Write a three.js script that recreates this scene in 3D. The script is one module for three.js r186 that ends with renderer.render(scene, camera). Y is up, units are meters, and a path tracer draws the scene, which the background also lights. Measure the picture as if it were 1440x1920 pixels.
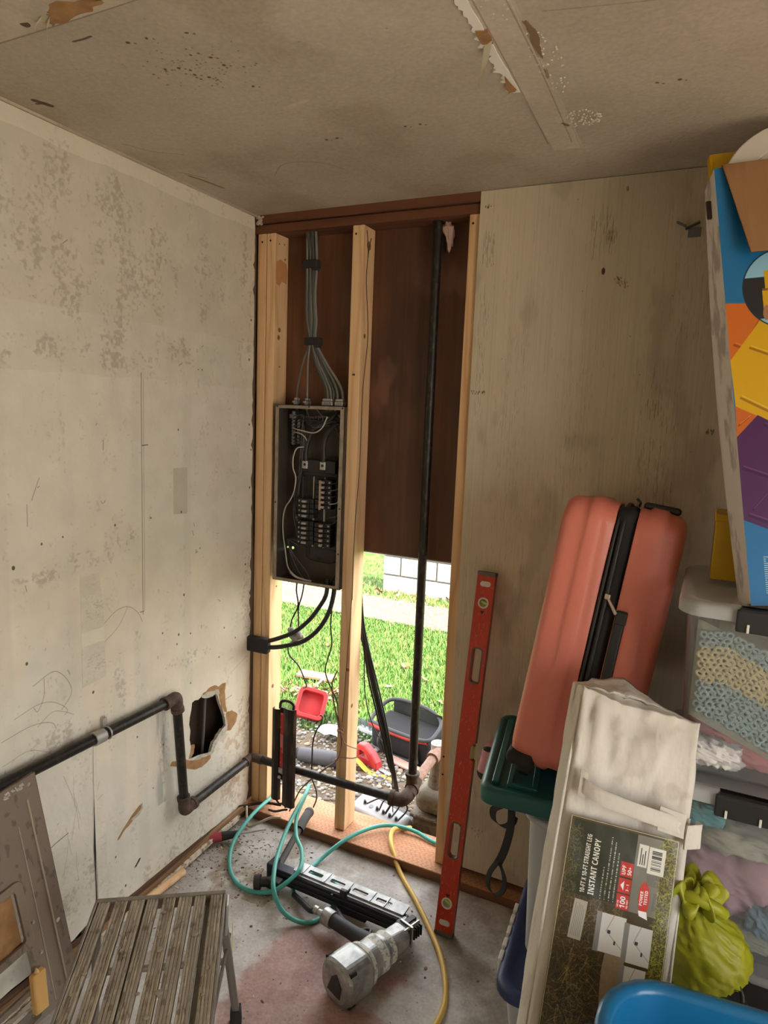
import * as THREE from 'three';
import { RoundedBoxGeometry } from 'three/addons/geometries/RoundedBoxGeometry.js';
import { mergeGeometries, mergeVertices } from 'three/addons/utils/BufferGeometryUtils.js';

// ---------------------------------------------------------------- camera, sky, sun, exposure
const scene = new THREE.Scene();
const renderer = new THREE.WebGLRenderer();
renderer.toneMapping = THREE.LinearToneMapping;
renderer.toneMappingExposure = 6.6;
renderer.shadowMap.enabled = true;

const camera = new THREE.PerspectiveCamera(2 * Math.atan(960 / 1274) * 180 / Math.PI, 1440 / 1920, 0.05, 200);
{
  const rad = Math.PI / 180, yaw = 25.6 * rad, pitch = -8.1 * rad, roll = 2.285 * rad;
  const f = new THREE.Vector3(-Math.sin(yaw) * Math.cos(pitch), Math.sin(pitch), -Math.cos(yaw) * Math.cos(pitch));
  const r0 = new THREE.Vector3(Math.cos(yaw), 0, -Math.sin(yaw)), u0 = new THREE.Vector3().crossVectors(r0, f);
  camera.position.set(1.655, 1.707, 2.22);
  camera.up.copy(u0).multiplyScalar(Math.cos(roll)).addScaledVector(r0, -Math.sin(roll));
  camera.lookAt(camera.position.clone().add(f));
}
{ // hazy bright sky, a little bluer overhead
  const w = 64, h = 64, d = new Float32Array(w * h * 4);
  for (let y = 0; y < h; y++) for (let x = 0; x < w; x++) {
    const e = Math.max(0, Math.sin((y / (h - 1) - 0.5) * Math.PI)), k = Math.pow(e, 0.6), i = (y * w + x) * 4;
    d[i] = 1.20 - 0.26 * k; d[i + 1] = 1.17 - 0.20 * k; d[i + 2] = 1.08 - 0.04 * k; d[i + 3] = 1;
  }
  const t = new THREE.DataTexture(d, w, h, THREE.RGBAFormat, THREE.FloatType);
  t.mapping = THREE.EquirectangularReflectionMapping; t.magFilter = t.minFilter = THREE.LinearFilter; t.needsUpdate = true;
  scene.background = t;
}
const sun = new THREE.DirectionalLight(new THREE.Color().setRGB(1, 0.85, 0.63), 3.6);
sun.position.set(1.5 + 4, 8.5, 2.3); sun.target.position.set(1.5, 0, 0);
sun.castShadow = true; sun.shadow.radius = 2;
Object.assign(sun.shadow.camera, { left: -9, right: 9, top: 9, bottom: -9, near: 0.5, far: 30 });
sun.shadow.mapSize.set(2048, 2048);
scene.add(sun, sun.target);

// ---------------------------------------------------------------- helpers
const PI = Math.PI, V = (x, y, z) => new THREE.Vector3(x, y, z);
function rng(seed) { let a = seed >>> 0; return () => { a = (a + 0x6D2B79F5) | 0; let t = Math.imul(a ^ (a >>> 15), 1 | a); t = (t + Math.imul(t ^ (t >>> 7), 61 | t)) ^ t; return ((t ^ (t >>> 14)) >>> 0) / 4294967296; }; }
function hash(x, y, s) { let h = Math.imul(x, 374761393) + Math.imul(y, 668265263) + Math.imul(s, 1274126177); h = Math.imul(h ^ (h >>> 13), 1274126177); return ((h ^ (h >>> 16)) >>> 0) / 4294967296; }
function vn(x, y, px, py, s) { // value noise that repeats every px, py cells
  const xi = Math.floor(x), yi = Math.floor(y), fx = x - xi, fy = y - yi, u = fx * fx * (3 - 2 * fx), v = fy * fy * (3 - 2 * fy);
  const m = (a, p) => ((a % p) + p) % p, x0 = m(xi, px), x1 = m(xi + 1, px), y0 = m(yi, py), y1 = m(yi + 1, py);
  const a = hash(x0, y0, s), b = hash(x1, y0, s), c = hash(x0, y1, s), d = hash(x1, y1, s);
  return a + (b - a) * u + (c - a) * v + (a - b - c + d) * u * v;
}
function fbm(u, v, fx, fy, oct, s) { let a = 0, w = 0.5, t = 0; for (let o = 0; o < oct; o++) { a += w * vn(u * fx, v * fy, fx, fy, s + o * 17); t += w; w *= 0.5; fx *= 2; fy *= 2; } return a / t; }
const cl = (x, a = 0, b = 1) => Math.min(b, Math.max(a, x)), ss = (a, b, x) => { const t = cl((x - a) / (b - a)); return t * t * (3 - 2 * t); };
const lerp3 = (a, b, t) => [a[0] + (b[0] - a[0]) * t, a[1] + (b[1] - a[1]) * t, a[2] + (b[2] - a[2]) * t];
function tex(w, h, fn, { srgb = true, rx = 1, ry = 1, wrap = THREE.RepeatWrapping } = {}) {
  const d = new Uint8Array(w * h * 4);
  for (let y = 0; y < h; y++) for (let x = 0; x < w; x++) {
    const c = fn((x + 0.5) / w, (y + 0.5) / h, x, y), i = (y * w + x) * 4;
    if (typeof c === 'number') d[i] = d[i + 1] = d[i + 2] = cl(c, 0, 255); else { d[i] = cl(c[0], 0, 255); d[i + 1] = cl(c[1], 0, 255); d[i + 2] = cl(c[2], 0, 255); }
    d[i + 3] = 255;
  }
  const t = new THREE.DataTexture(d, w, h); t.wrapS = t.wrapT = wrap; t.magFilter = THREE.LinearFilter; t.minFilter = THREE.LinearMipmapLinearFilter; t.generateMipmaps = true;
  if (srgb) t.colorSpace = THREE.SRGBColorSpace;
  t.repeat.set(rx, ry); t.needsUpdate = true; return t;
}
function canvasTex(w, h, draw) {
  const c = document.createElement('canvas'); c.width = w; c.height = h; draw(c.getContext('2d'), w, h);
  const t = new THREE.CanvasTexture(c); t.colorSpace = THREE.SRGBColorSpace; t.magFilter = THREE.LinearFilter; return t;
}
function inkLayer(w, h, draw) { // ink strokes as numbers 0..1, y up
  const c = document.createElement('canvas'); c.width = w; c.height = h; const g = c.getContext('2d');
  g.fillStyle = '#000'; g.fillRect(0, 0, w, h); g.strokeStyle = g.fillStyle = '#fff'; g.lineCap = 'round'; draw(g);
  const d = g.getImageData(0, 0, w, h).data;
  return (x, y) => d[((h - 1 - y) * w + x) * 4] / 255;
}
// uv in metres, projected along the face's main axis; grain says which axis v runs along
function uvBox(g, grain = 'y') {
  const p = g.attributes.position, n = g.attributes.normal, uv = new Float32Array(p.count * 2);
  for (let i = 0; i < p.count; i += 3) {
    let ax = 0, ay = 0, az = 0;
    for (let k = i; k < Math.min(i + 3, p.count); k++) { ax += Math.abs(n.getX(k)); ay += Math.abs(n.getY(k)); az += Math.abs(n.getZ(k)); }
    for (let k = i; k < Math.min(i + 3, p.count); k++) {
      const x = p.getX(k), y = p.getY(k), z = p.getZ(k); let u, v;
      if (ax >= ay && ax >= az) [u, v] = grain === 'z' ? [y, z] : [z, y];
      else if (ay >= az) [u, v] = grain === 'x' ? [z, x] : [x, z];
      else [u, v] = grain === 'x' ? [y, x] : [x, y];
      uv[2 * k] = u; uv[2 * k + 1] = v;
    }
  }
  g.setAttribute('uv', new THREE.BufferAttribute(uv, 2)); return g;
}
function prep(g) {
  if (g.index) { const k = g.userData; g = g.toNonIndexed(); g.userData = k; }
  for (const a of Object.keys(g.attributes)) if (!['position', 'normal', 'uv'].includes(a)) g.deleteAttribute(a);
  if (!g.attributes.normal) g.computeVertexNormals();
  if (!g.userData.keepUV) uvBox(g, g.userData.grain || 'y');
  return g;
}
const taken = {};
function numbered(n) { const k = taken[n] = (taken[n] ?? -1) + 1; return k ? n + '_' + String(k).padStart(3, '0') : n; }
function mesh(name, geos, mat, parent = scene) {
  const list = (Array.isArray(geos) ? geos : [geos]).map(prep);
  const m = new THREE.Mesh(list.length > 1 ? mergeGeometries(list) : list[0], mat);
  m.name = parent === scene ? numbered(name) : name; m.castShadow = m.receiveShadow = true; parent.add(m); return m;
}
function tag(o, label, category, group, kind) { if (label) o.userData.label = label; if (category) o.userData.category = category; if (group) o.userData.group = group; if (kind) o.userData.kind = kind; return o; }
function thing(name, label, category, pos = [0, 0, 0], group) { const o = new THREE.Group(); o.name = numbered(name); o.position.set(...pos); scene.add(o); return tag(o, label, category, group); }
function one(name, label, category, geos, mat, group) { return tag(mesh(name, geos, mat), label, category, group); }
function struct(name, geos, mat, label) { return tag(mesh(name, geos, mat), label, null, null, 'structure'); }
function dup(o, label) { const c = o.clone(); c.name = numbered(o.name.replace(/_\d{3}$/, '')); c.userData = { ...o.userData }; if (label) c.userData.label = label; scene.add(c); return c; }
// geometries
const grain = (g, a) => { g.userData.grain = a; return g; };
function bx(x0, x1, y0, y1, z0, z1, a) { const g = new THREE.BoxGeometry(x1 - x0, y1 - y0, z1 - z0).translate((x0 + x1) / 2, (y0 + y1) / 2, (z0 + z1) / 2); return a ? grain(g, a) : g; }
function rb(x0, x1, y0, y1, z0, z1, r = 0.003, a, seg = 2) { const g = new RoundedBoxGeometry(x1 - x0, y1 - y0, z1 - z0, seg, Math.min(r, 0.49 * Math.min(x1 - x0, y1 - y0, z1 - z0))).translate((x0 + x1) / 2, (y0 + y1) / 2, (z0 + z1) / 2); return a ? grain(g, a) : g; }
function rod(a, b, r, r2 = r, seg = 16, open = false) {
  const A = V(...a), B = V(...b), d = B.clone().sub(A), L = d.length();
  const g = new THREE.CylinderGeometry(r2, r, L, seg, 1, open).translate(0, L / 2, 0);
  return g.applyQuaternion(new THREE.Quaternion().setFromUnitVectors(V(0, 1, 0), d.normalize())).translate(A.x, A.y, A.z);
}
function ball(c, r, sy = 1, seg = 14) { return new THREE.SphereGeometry(r, seg, Math.max(6, seg * 0.7 | 0)).scale(1, sy, 1).translate(...c); }
function tube(pts, r, seg, rs = 8, tension = 0.5) {
  const c = new THREE.CatmullRomCurve3(pts.map(p => V(...p)), false, 'centripetal', tension);
  return new THREE.TubeGeometry(c, seg || Math.max(8, pts.length * 6), r, rs, false);
}
function capTube(pts, r, seg, rs = 10) { return [tube(pts, r, seg, rs), ball(pts[0], r, 1, 8), ball(pts[pts.length - 1], r, 1, 8)]; }
function shapeOf(pts) { const s = new THREE.Shape(); pts.forEach(([x, y], i) => i ? s.lineTo(x, y) : s.moveTo(x, y)); s.closePath(); return s; }
function prism(pts, depth, holes = [], bevel = 0, curve = 8) {
  const s = pts instanceof THREE.Shape ? pts : shapeOf(pts);
  for (const h of holes) s.holes.push(h instanceof THREE.Path ? h : new THREE.Path(h.map(p => new THREE.Vector2(...p))));
  return new THREE.ExtrudeGeometry(s, { depth, bevelEnabled: bevel > 0, bevelSize: bevel, bevelThickness: bevel, bevelSegments: 2, curveSegments: curve });
}
function slot(cx, cy, w, h, r) { // rounded rectangle
  const s = new THREE.Shape(), x = cx - w / 2, y = cy - h / 2; r = Math.min(r, w / 2 - 1e-5, h / 2 - 1e-5);
  s.moveTo(x + r, y); s.lineTo(x + w - r, y); s.absarc(x + w - r, y + r, r, -PI / 2, 0); s.lineTo(x + w, y + h - r); s.absarc(x + w - r, y + h - r, r, 0, PI / 2);
  s.lineTo(x + r, y + h); s.absarc(x + r, y + h - r, r, PI / 2, PI); s.lineTo(x, y + r); s.absarc(x + r, y + r, r, PI, 1.5 * PI); return s;
}
function circ(cx, cy, r) { const p = new THREE.Path(); p.absarc(cx, cy, r, 0, 2 * PI, true); return p; }
function lathe(profile, seg = 28) { return new THREE.LatheGeometry(profile.map(p => new THREE.Vector2(...p)), seg); }
function place(g, pos, rot = [0, 0, 0], order = 'XYZ') { return g.applyMatrix4(new THREE.Matrix4().makeRotationFromEuler(new THREE.Euler(...rot, order)).setPosition(...pos)); }
function basis(g, o, X, Y, Z) { return g.applyMatrix4(new THREE.Matrix4().makeBasis(X, Y, Z).setPosition(o)); }
// move every corner by a field; welds first so that the skin stays closed
function warp(g, f, smooth = true) {
  g = g.clone(); for (const a of Object.keys(g.attributes)) if (a !== 'position' && !(a === 'uv' && g.userData.keepUV)) g.deleteAttribute(a);
  const ud = g.userData; g = mergeVertices(g, 1e-5); g.userData = ud; const p = g.attributes.position, v = V(0, 0, 0);
  for (let i = 0; i < p.count; i++) { v.fromBufferAttribute(p, i); f(v); p.setXYZ(i, v.x, v.y, v.z); }
  if (!smooth) g = g.toNonIndexed();
  g.computeVertexNormals(); return g;
}
const n3 = (x, y, z, s = 1) => (vn(x + 31.7 * z, y + 17.3 * z, 997, 991, s) + vn(y + 11.1 * x, z * 1.7 + 3.1 * y, 983, 977, s + 5)) - 1;

// ---------------------------------------------------------------- materials
const C = (r, g, b) => new THREE.Color().setRGB(r, g, b);
const std = (color, roughness = 0.7, o = {}) => new THREE.MeshStandardMaterial({ color, roughness, ...o });
const noiseBump = tex(256, 256, (u, v) => 255 * fbm(u, v, 16, 16, 4, 3), { srgb: false, rx: 4, ry: 4 });
const fineBump = tex(256, 256, (u, v) => 255 * fbm(u, v, 32, 32, 3, 9), { srgb: false, rx: 12, ry: 12 });
function woodTex(base, dark, seed, { knots = 3, rx = 2.6, ry = 0.7, streak = 1, w = 256, h = 1024 } = {}) {
  const R = rng(seed), K = []; for (let i = 0; i < knots; i++) K.push([R(), R(), 0.02 + 0.025 * R()]);
  return tex(w, h, (u, v) => {
    let uu = u, kn = 0;
    for (const [kx, ky, kr] of K) { let dx = u - kx; dx -= Math.round(dx); let dy = v - ky; dy -= Math.round(dy); dy *= 3.4; const d = Math.hypot(dx, dy); uu += Math.sign(dx) * kr * 0.8 * Math.exp(-d * d / (kr * kr * 14)); kn = Math.max(kn, 1 - ss(kr * 0.5, kr, d)); }
    const wv = uu * 7 + 1.6 * fbm(u, v, 3, 2, 3, seed) + 0.5 * fbm(u, v, 2, 8, 2, seed + 4);
    let ring = Math.abs((wv % 1) * 2 - 1); ring = Math.pow(ring, 3);
    const fib = fbm(u, v, 90, 6, 3, seed + 9), blotch = fbm(u, v, 3, 4, 3, seed + 2);
    const t = cl(streak * (0.42 * ring + 0.3 * (fib - 0.5)) + 0.35 * (blotch - 0.45));
    return lerp3(lerp3(base, dark, t), [dark[0] * 0.5, dark[1] * 0.42, dark[2] * 0.36], kn * 0.8);
  }, { rx, ry });
}
const studTex = woodTex([222, 184, 138], [176, 124, 78], 21);
const M = {
  stud: std(0xffffff, 0.75, { map: studTex, bumpMap: fineBump, bumpScale: 0.0004 }),
  studB: std(0xffffff, 0.75, { map: woodTex([226, 190, 146], [186, 134, 86], 35, { knots: 2 }), bumpMap: fineBump, bumpScale: 0.0004 }),
  plate: std(0xffffff, 0.8, { map: tex(512, 512, (u, v) => { // treated timber with rows of incisions along the grain
    const t = fbm(u, v, 40, 4, 3, 51) * 0.5 + fbm(u, v, 5, 3, 3, 52) * 0.5, row = Math.floor(u * 28), off = hash(row, 1, 5), y = (v * 26 + off + (row % 2) * 0.5) % 1, x = (u * 28) % 1;
    const inc = x > 0.32 && x < 0.68 && y < 0.42 ? 0.55 : 0;
    return lerp3(lerp3([206, 156, 118], [160, 110, 78], t), [116, 74, 52], inc);
  }, { rx: 4, ry: 2 }), bumpMap: fineBump, bumpScale: 0.0005 }),
  plateEnd: std(0xffffff, 0.85, { map: woodTex([128, 88, 62], [82, 54, 38], 61, { knots: 0 }) }),
  darkWood: std(0xffffff, 0.55, { map: tex(1024, 1024, (u, v) => {
    const s = fbm(u, v, 60, 3, 4, 71), b = fbm(u, v, 3, 3, 4, 72), w = ss(0.66, 0.78, fbm(u, v, 7, 4, 4, 75)), r = ss(0.6, 0.75, fbm(u, v, 5, 5, 3, 77));
    let c = lerp3([130, 84, 54], [64, 39, 27], cl(0.45 * s + 1.1 * b - 0.22)); c = lerp3(c, [138, 96, 80], 0.5 * w); return lerp3(c, [70, 48, 38], 0.4 * r);
  }, { rx: 1.1, ry: 0.8 }), bumpMap: noiseBump, bumpScale: 0.0006 }),
  topPlate: std(0xffffff, 0.7, { map: woodTex([104, 62, 38], [52, 30, 20], 81, { knots: 1 }) }),
  pipe: std(0xffffff, 0.42, { map: tex(256, 256, (u, v) => lerp3([34, 32, 30], [74, 66, 56], ss(0.5, 0.8, fbm(u, v, 10, 10, 4, 91)) * 0.8), { rx: 8, ry: 5 }), metalness: 0.35 }),
  rust: std(0xffffff, 0.8, { map: tex(256, 256, (u, v) => lerp3([54, 42, 36], [100, 78, 64], fbm(u, v, 12, 12, 4, 95)), { rx: 8, ry: 8 }), bumpMap: fineBump, bumpScale: 0.0008 }),
  steel: std(C(0.5, 0.49, 0.47), 0.34, { metalness: 0.9 }),
  zinc: std(C(0.46, 0.45, 0.42), 0.5, { metalness: 0.7 }),
  blk: std(C(0.018, 0.018, 0.019), 0.5), blkMatte: std(C(0.022, 0.021, 0.02), 0.85),
  white: std(C(0.72, 0.71, 0.68), 0.5), cream: std(C(0.6, 0.52, 0.4), 0.7),
  copper: std(C(0.55, 0.3, 0.2), 0.45, { metalness: 0.3 }),
  gypsum: std(0xffffff, 0.95, { map: tex(128, 128, (u, v) => lerp3([206, 200, 186], [164, 154, 138], fbm(u, v, 8, 8, 4, 99)), { rx: 9, ry: 9 }), bumpMap: fineBump, bumpScale: 0.0015 }),
  tornPaper: std(0xffffff, 0.95, { map: tex(256, 256, (u, v) => lerp3([180, 140, 94], [136, 100, 64], fbm(u, v, 8, 8, 4, 101)), { rx: 6, ry: 6 }), side: THREE.DoubleSide }),
  palePaper: std(C(0.62, 0.57, 0.44), 0.9, { side: THREE.DoubleSide }),
};

// ---------------------------------------------------------------- the room
const H = 2.44, RX = 3.7, RZ = 4.6;
// ---- left wall: painted drywall, 1.4 m of it drawn at 1 px = 1.19 mm
const holePts = [[.352, .620], [.338, .624], [.318, .619], [.300, .625], [.270, .612], [.239, .606], [.222, .612], [.207, .600], [.199, .572], [.191, .551], [.176, .520], [.163, .489], [.158, .466], [.154, .449], [.168, .440], [.178, .443], [.193, .432], [.205, .428], [.216, .414], [.231, .410], [.240, .392], [.247, .373], [.268, .378], [.284, .382], [.308, .388], [.340, .392], [.373, .405], [.362, .428], [.358, .449], [.366, .480], [.361, .514], [.368, .540], [.364, .568], [.356, .595]];
const WW = 1152, WH = 2008, wx = z => z / 1.4 * WW, wy = y => WH - y / 2.44 * WH;
const line = (g, pts, w, a = 1) => { g.lineWidth = w; g.globalAlpha = a; g.beginPath(); pts.forEach(([z, y], i) => i ? g.lineTo(wx(z), wy(y)) : g.moveTo(wx(z), wy(y))); g.stroke(); g.globalAlpha = 1; };
const curveTo = (g, pts, w, a = 1) => { const c = new THREE.CatmullRomCurve3(pts.map(([z, y]) => V(z, y, 0))).getPoints(40).map(p => [p.x, p.y]); line(g, c, w, a); };
const ink = inkLayer(WW, WH, g => {
  const R = rng(7);
  const wob = (a, b, n = 24, j = .0012) => Array.from({ length: n + 1 }, (_, i) => [a[0] + (b[0] - a[0]) * i / n + (R() - .5) * j, a[1] + (b[1] - a[1]) * i / n]);
  line(g, wob([.586, 1.81], [.589, 1.02]), 2, .55); line(g, wob([.577, 1.79], [.581, 1.03]), 1.4, .4);
  line(g, [[.585, 1.58], [.560, 1.582]], 2.4, .7); line(g, [[.6, 1.03], [.585, 1.03]], 2.4, .6);
  curveTo(g, [[.75, 1.03], [.70, 1.06], [.653, 1.062], [.61, 1.03], [.592, .996]], 1.6, .4); curveTo(g, [[.655, 1.06], [.69, 1.01], [.751, .969]], 1.4, .35);
  curveTo(g, [[1.0, .915], [.93, .935], [.885, .89], [.875, .85], [.91, .81]], 1.6, .42); curveTo(g, [[.965, .925], [.968, .87], [.99, .835], [1.0, .85]], 1.5, .4);
  curveTo(g, [[1.06, .84], [.98, .855], [.93, .84], [.89, .80], [.9, .79]], 1.5, .36); curveTo(g, [[1.1, .79], [1.0, .80], [.94, .78], [.93, .76]], 1.5, .4); curveTo(g, [[.99, .79], [.94, .815], [.9, .80], [.87, .78]], 1.4, .34);
  curveTo(g, [[1.1, .72], [1.02, .73], [.96, .70]], 1.4, .3); curveTo(g, [[.91, .60], [.87, .48], [.86, .40]], 1.3, .3); curveTo(g, [[.78, .52], [.81, .42]], 1.2, .28);
  for (let k = 0; k < 6; k++) line(g, wob([.86 + .05 * R(), .58 - .05 * k], [.85 + .07 * R(), .48 - .05 * k], 5, .004), 1, .3);
  for (const [z, y, r] of [[1.046, 1.263, 5], [1.017, .986, 4], [.795, .867, 4], [.796, .823, 4], [.406, 1.344, 3.4], [.421, .903, 4], [.89, 1.325, 2.6], [.959, 1.315, 3], [.394, 1.043, 4], [.36, .89, 3], [.43, .87, 3], [.55, 1.34, 3], [.7, 1.335, 3.4], [.30, 1.84, 2.4], [.32, 1.84, 2.4], [.42, 1.63, 3], [.5, .93, 3], [.31, 1.2, 2.4], [.33, 1.19, 2.4], [.04, 1.09, 4], [.03, 1.9, 4], [.02, 2.05, 4], [.025, 1.65, 4], [.018, 1.4, 4], [.012, 1.55, 3], [.36, .70, 3], [.2, .75, 3], [.1, .8, 3], [.17, .86, 3], [.62, .6, 3], [.5, .52, 3], [.44, .56, 3], [.55, .38, 2.6], [.72, .22, 3], [.68, .09, 4]]) { g.globalAlpha = .75; g.beginPath(); g.ellipse(wx(z), wy(y), r * .8, r, 0, 0, 7); g.fill(); }
  g.globalAlpha = 1;
  for (let k = 0; k < 34; k++) { const z = 1.2 * R(), y = .1 + 2.2 * R(), a = R() * PI, l = .004 + .02 * R() * R(); line(g, [[z, y], [z + l * Math.cos(a), y + l * Math.sin(a)]], 1.2 + R(), .25 + .3 * R()); }
  curveTo(g, [[1.0, .38], [.95, .40], [.9, .41]], 2.4, .6); curveTo(g, [[.16, .56], [.12, .565]], 2, .5); curveTo(g, [[.13, .66], [.02, .70]], 1.2, .3);
  line(g, wob([.96, 1.5], [.985, 1.44], 8), 1.6, .4); line(g, wob([1.0, 1.43], [1.0, 1.37], 6), 1.6, .4); line(g, wob([.74, 1.6], [.74, 1.57], 4), 2, .5);
});
const spots = [[.90, 2.30, .10, .10], [.70, 2.29, .12, .10], [.66, 2.16, .13, .12], [1.03, 2.24, .10, .10], [.95, 2.1, .16, .12], [.50, 2.18, .09, .12], [.80, 2.02, .2, .09], [.55, 2.06, .12, .08], [.92, 1.86, .2, .035], [.66, 1.84, .14, .04], [.70, 1.93, .08, .06], [1.1, 1.84, .1, .05], [.4, 1.9, .1, .05], [.3, 2.15, .05, .14], [.2, 2.2, .03, .12], [.05, 2.2, .05, .2], [.06, 1.9, .04, .1], [.7, .80, .03, .14], [.72, .76, .025, .05], [.66, 1.28, .05, .04], [.80, 1.24, .12, .035], [.95, 1.22, .10, .02], [.61, .92, .02, .06], [.93, .72, .14, .04], [.5, .5, .03, .16], [.36, .8, .12, .03], [.12, .2, .10, .12], [.05, .4, .05, .2], [.25, .14, .2, .08], [.5, .06, .3, .05], [.9, .2, .2, .1], [.03, .9, .03, .3]];
const wallMap = tex(WW, WH, (u, v, px, py) => {
  const z = u * 1.4, y = v * 2.44;
  let c = [220, 216, 203];
  const mott = fbm(u, v, 5, 8, 4, 111) - .5, mott2 = fbm(u, v, 24, 40, 3, 112) - .5;
  c = lerp3(c, [202, 196, 180], cl(.35 + 1.0 * mott));
  // roller coats: the upper coat is a warmer cream with a ragged lower rim, a greyer coat below it
  const rim1 = 1.965 + .010 * (fbm(u, .3, 20, 2, 3, 113) - .5), rim2 = 1.79 + .02 * (fbm(u, .6, 16, 2, 3, 114) - .5);
  if (y > rim1) c = lerp3(c, [200, 190, 170], .5); else if (y > rim2) c = lerp3(c, [204, 202, 186], .5);
  const coat = ss(.46, .52, fbm(u, v, 3, 3, 4, 115)); c = lerp3(c, [226, 206, 180], .32 * coat * (y < 1.2 ? 1 : .3));
  const vert = fbm(u, v, 26, 2, 2, 116); c = lerp3(c, [204, 200, 186], .4 * ss(.55, .75, vert));
  c = c.map(k => k + 14 * mott2);
  // cut-out patch of filler
  if (z > .375 && z < .445 && y > 1.335 + (z - .375) * .06 && y < 1.50) c = lerp3(c, [176, 168, 152], .5 + .5 * mott2);
  // paper corner strip along the top of the wall
  if (y > 2.395 - .02 * fbm(u, .2, 12, 2, 3, 118)) c = lerp3(c, [226, 220, 202], .6);
  // rubbed-in grime, speckled
  const sp = fbm(u, v, 150, 260, 3, 119), cloud = fbm(u, v, 46, 30, 5, 120); let dirt = 0;
  for (const [sz, sy, a, b] of spots) { const d = ((z - sz) / a) ** 2 + ((y - sy) / b) ** 2; if (d < 1.6) dirt = Math.max(dirt, 1 - d / 1.6); }
  c = lerp3(c, [140, 132, 114], cl(ss(.52, .68, cloud * .42 + sp * .48 + dirt * .10) * Math.min(1, dirt * 1.3) * .34));
  c = lerp3(c, [160, 152, 134], .25 * ss(.62, .76, sp * .55 + cloud * .45));
  // grey run marks under the pipe elbow, ragged
  const run = (1 - ss(.012, .04, Math.abs(z - .505 + .01 * mott))) * (y > .3 && y < .66 ? 1 : 0); c = lerp3(c, [150, 156, 152], .55 * run * ss(.4, .6, fbm(u, v, 90, 20, 3, 122)));
  // rust-stained scrapes by the corner
  if (z < .3 && y < .5) c = lerp3(c, [160, 122, 92], .45 * ss(.55, .7, fbm(u, v, 40, 60, 4, 123)) * cl(1.3 - z / .22));
  return lerp3(c, [58, 48, 38], ink(px, py));
}, { wrap: THREE.MirroredRepeatWrapping });
const wallMat = std(0xffffff, 0.82, { map: wallMap, bumpMap: tex(512, 512, (u, v) => 255 * (fbm(u, v, 12, 12, 5, 131) * .6 + fbm(u, v, 60, 60, 2, 132) * .4), { srgb: false, rx: 2, ry: 3 }), bumpScale: 0.0016 });
const wallGroup = (() => {
  const R = rng(5), P = [];
  P.push([RZ, 0.03], [RZ, H], [0.006, H]);
  for (let y = H - .03; y > .09; y -= .012 + .02 * R()) P.push([R() < .22 ? .006 + .007 * R() : .001 + .003 * R(), y]); // broken sheet edge at the corner
  for (let z = .02; z < 1.5; z += .02 + .03 * R()) P.push([z, .036 + .018 * R() * (R() < .3 ? 1.3 : .4)]);
  P.push([1.6, .03]);
  const g = prism(P, .0127, [holePts.slice().reverse()]).rotateY(-PI / 2);
  const gg = g.toNonIndexed ? (g.index ? g.toNonIndexed() : g) : g, p = gg.attributes.position, uv = gg.attributes.uv;
  for (let i = 0; i < p.count; i++) uv.setXY(i, p.getZ(i) / 1.4, p.getY(i) / 2.44);
  gg.userData.keepUV = true;
  return struct('wall_left', gg, wallMat, 'stained off-white drywall with a broken hole beside the corner');
})();
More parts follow.
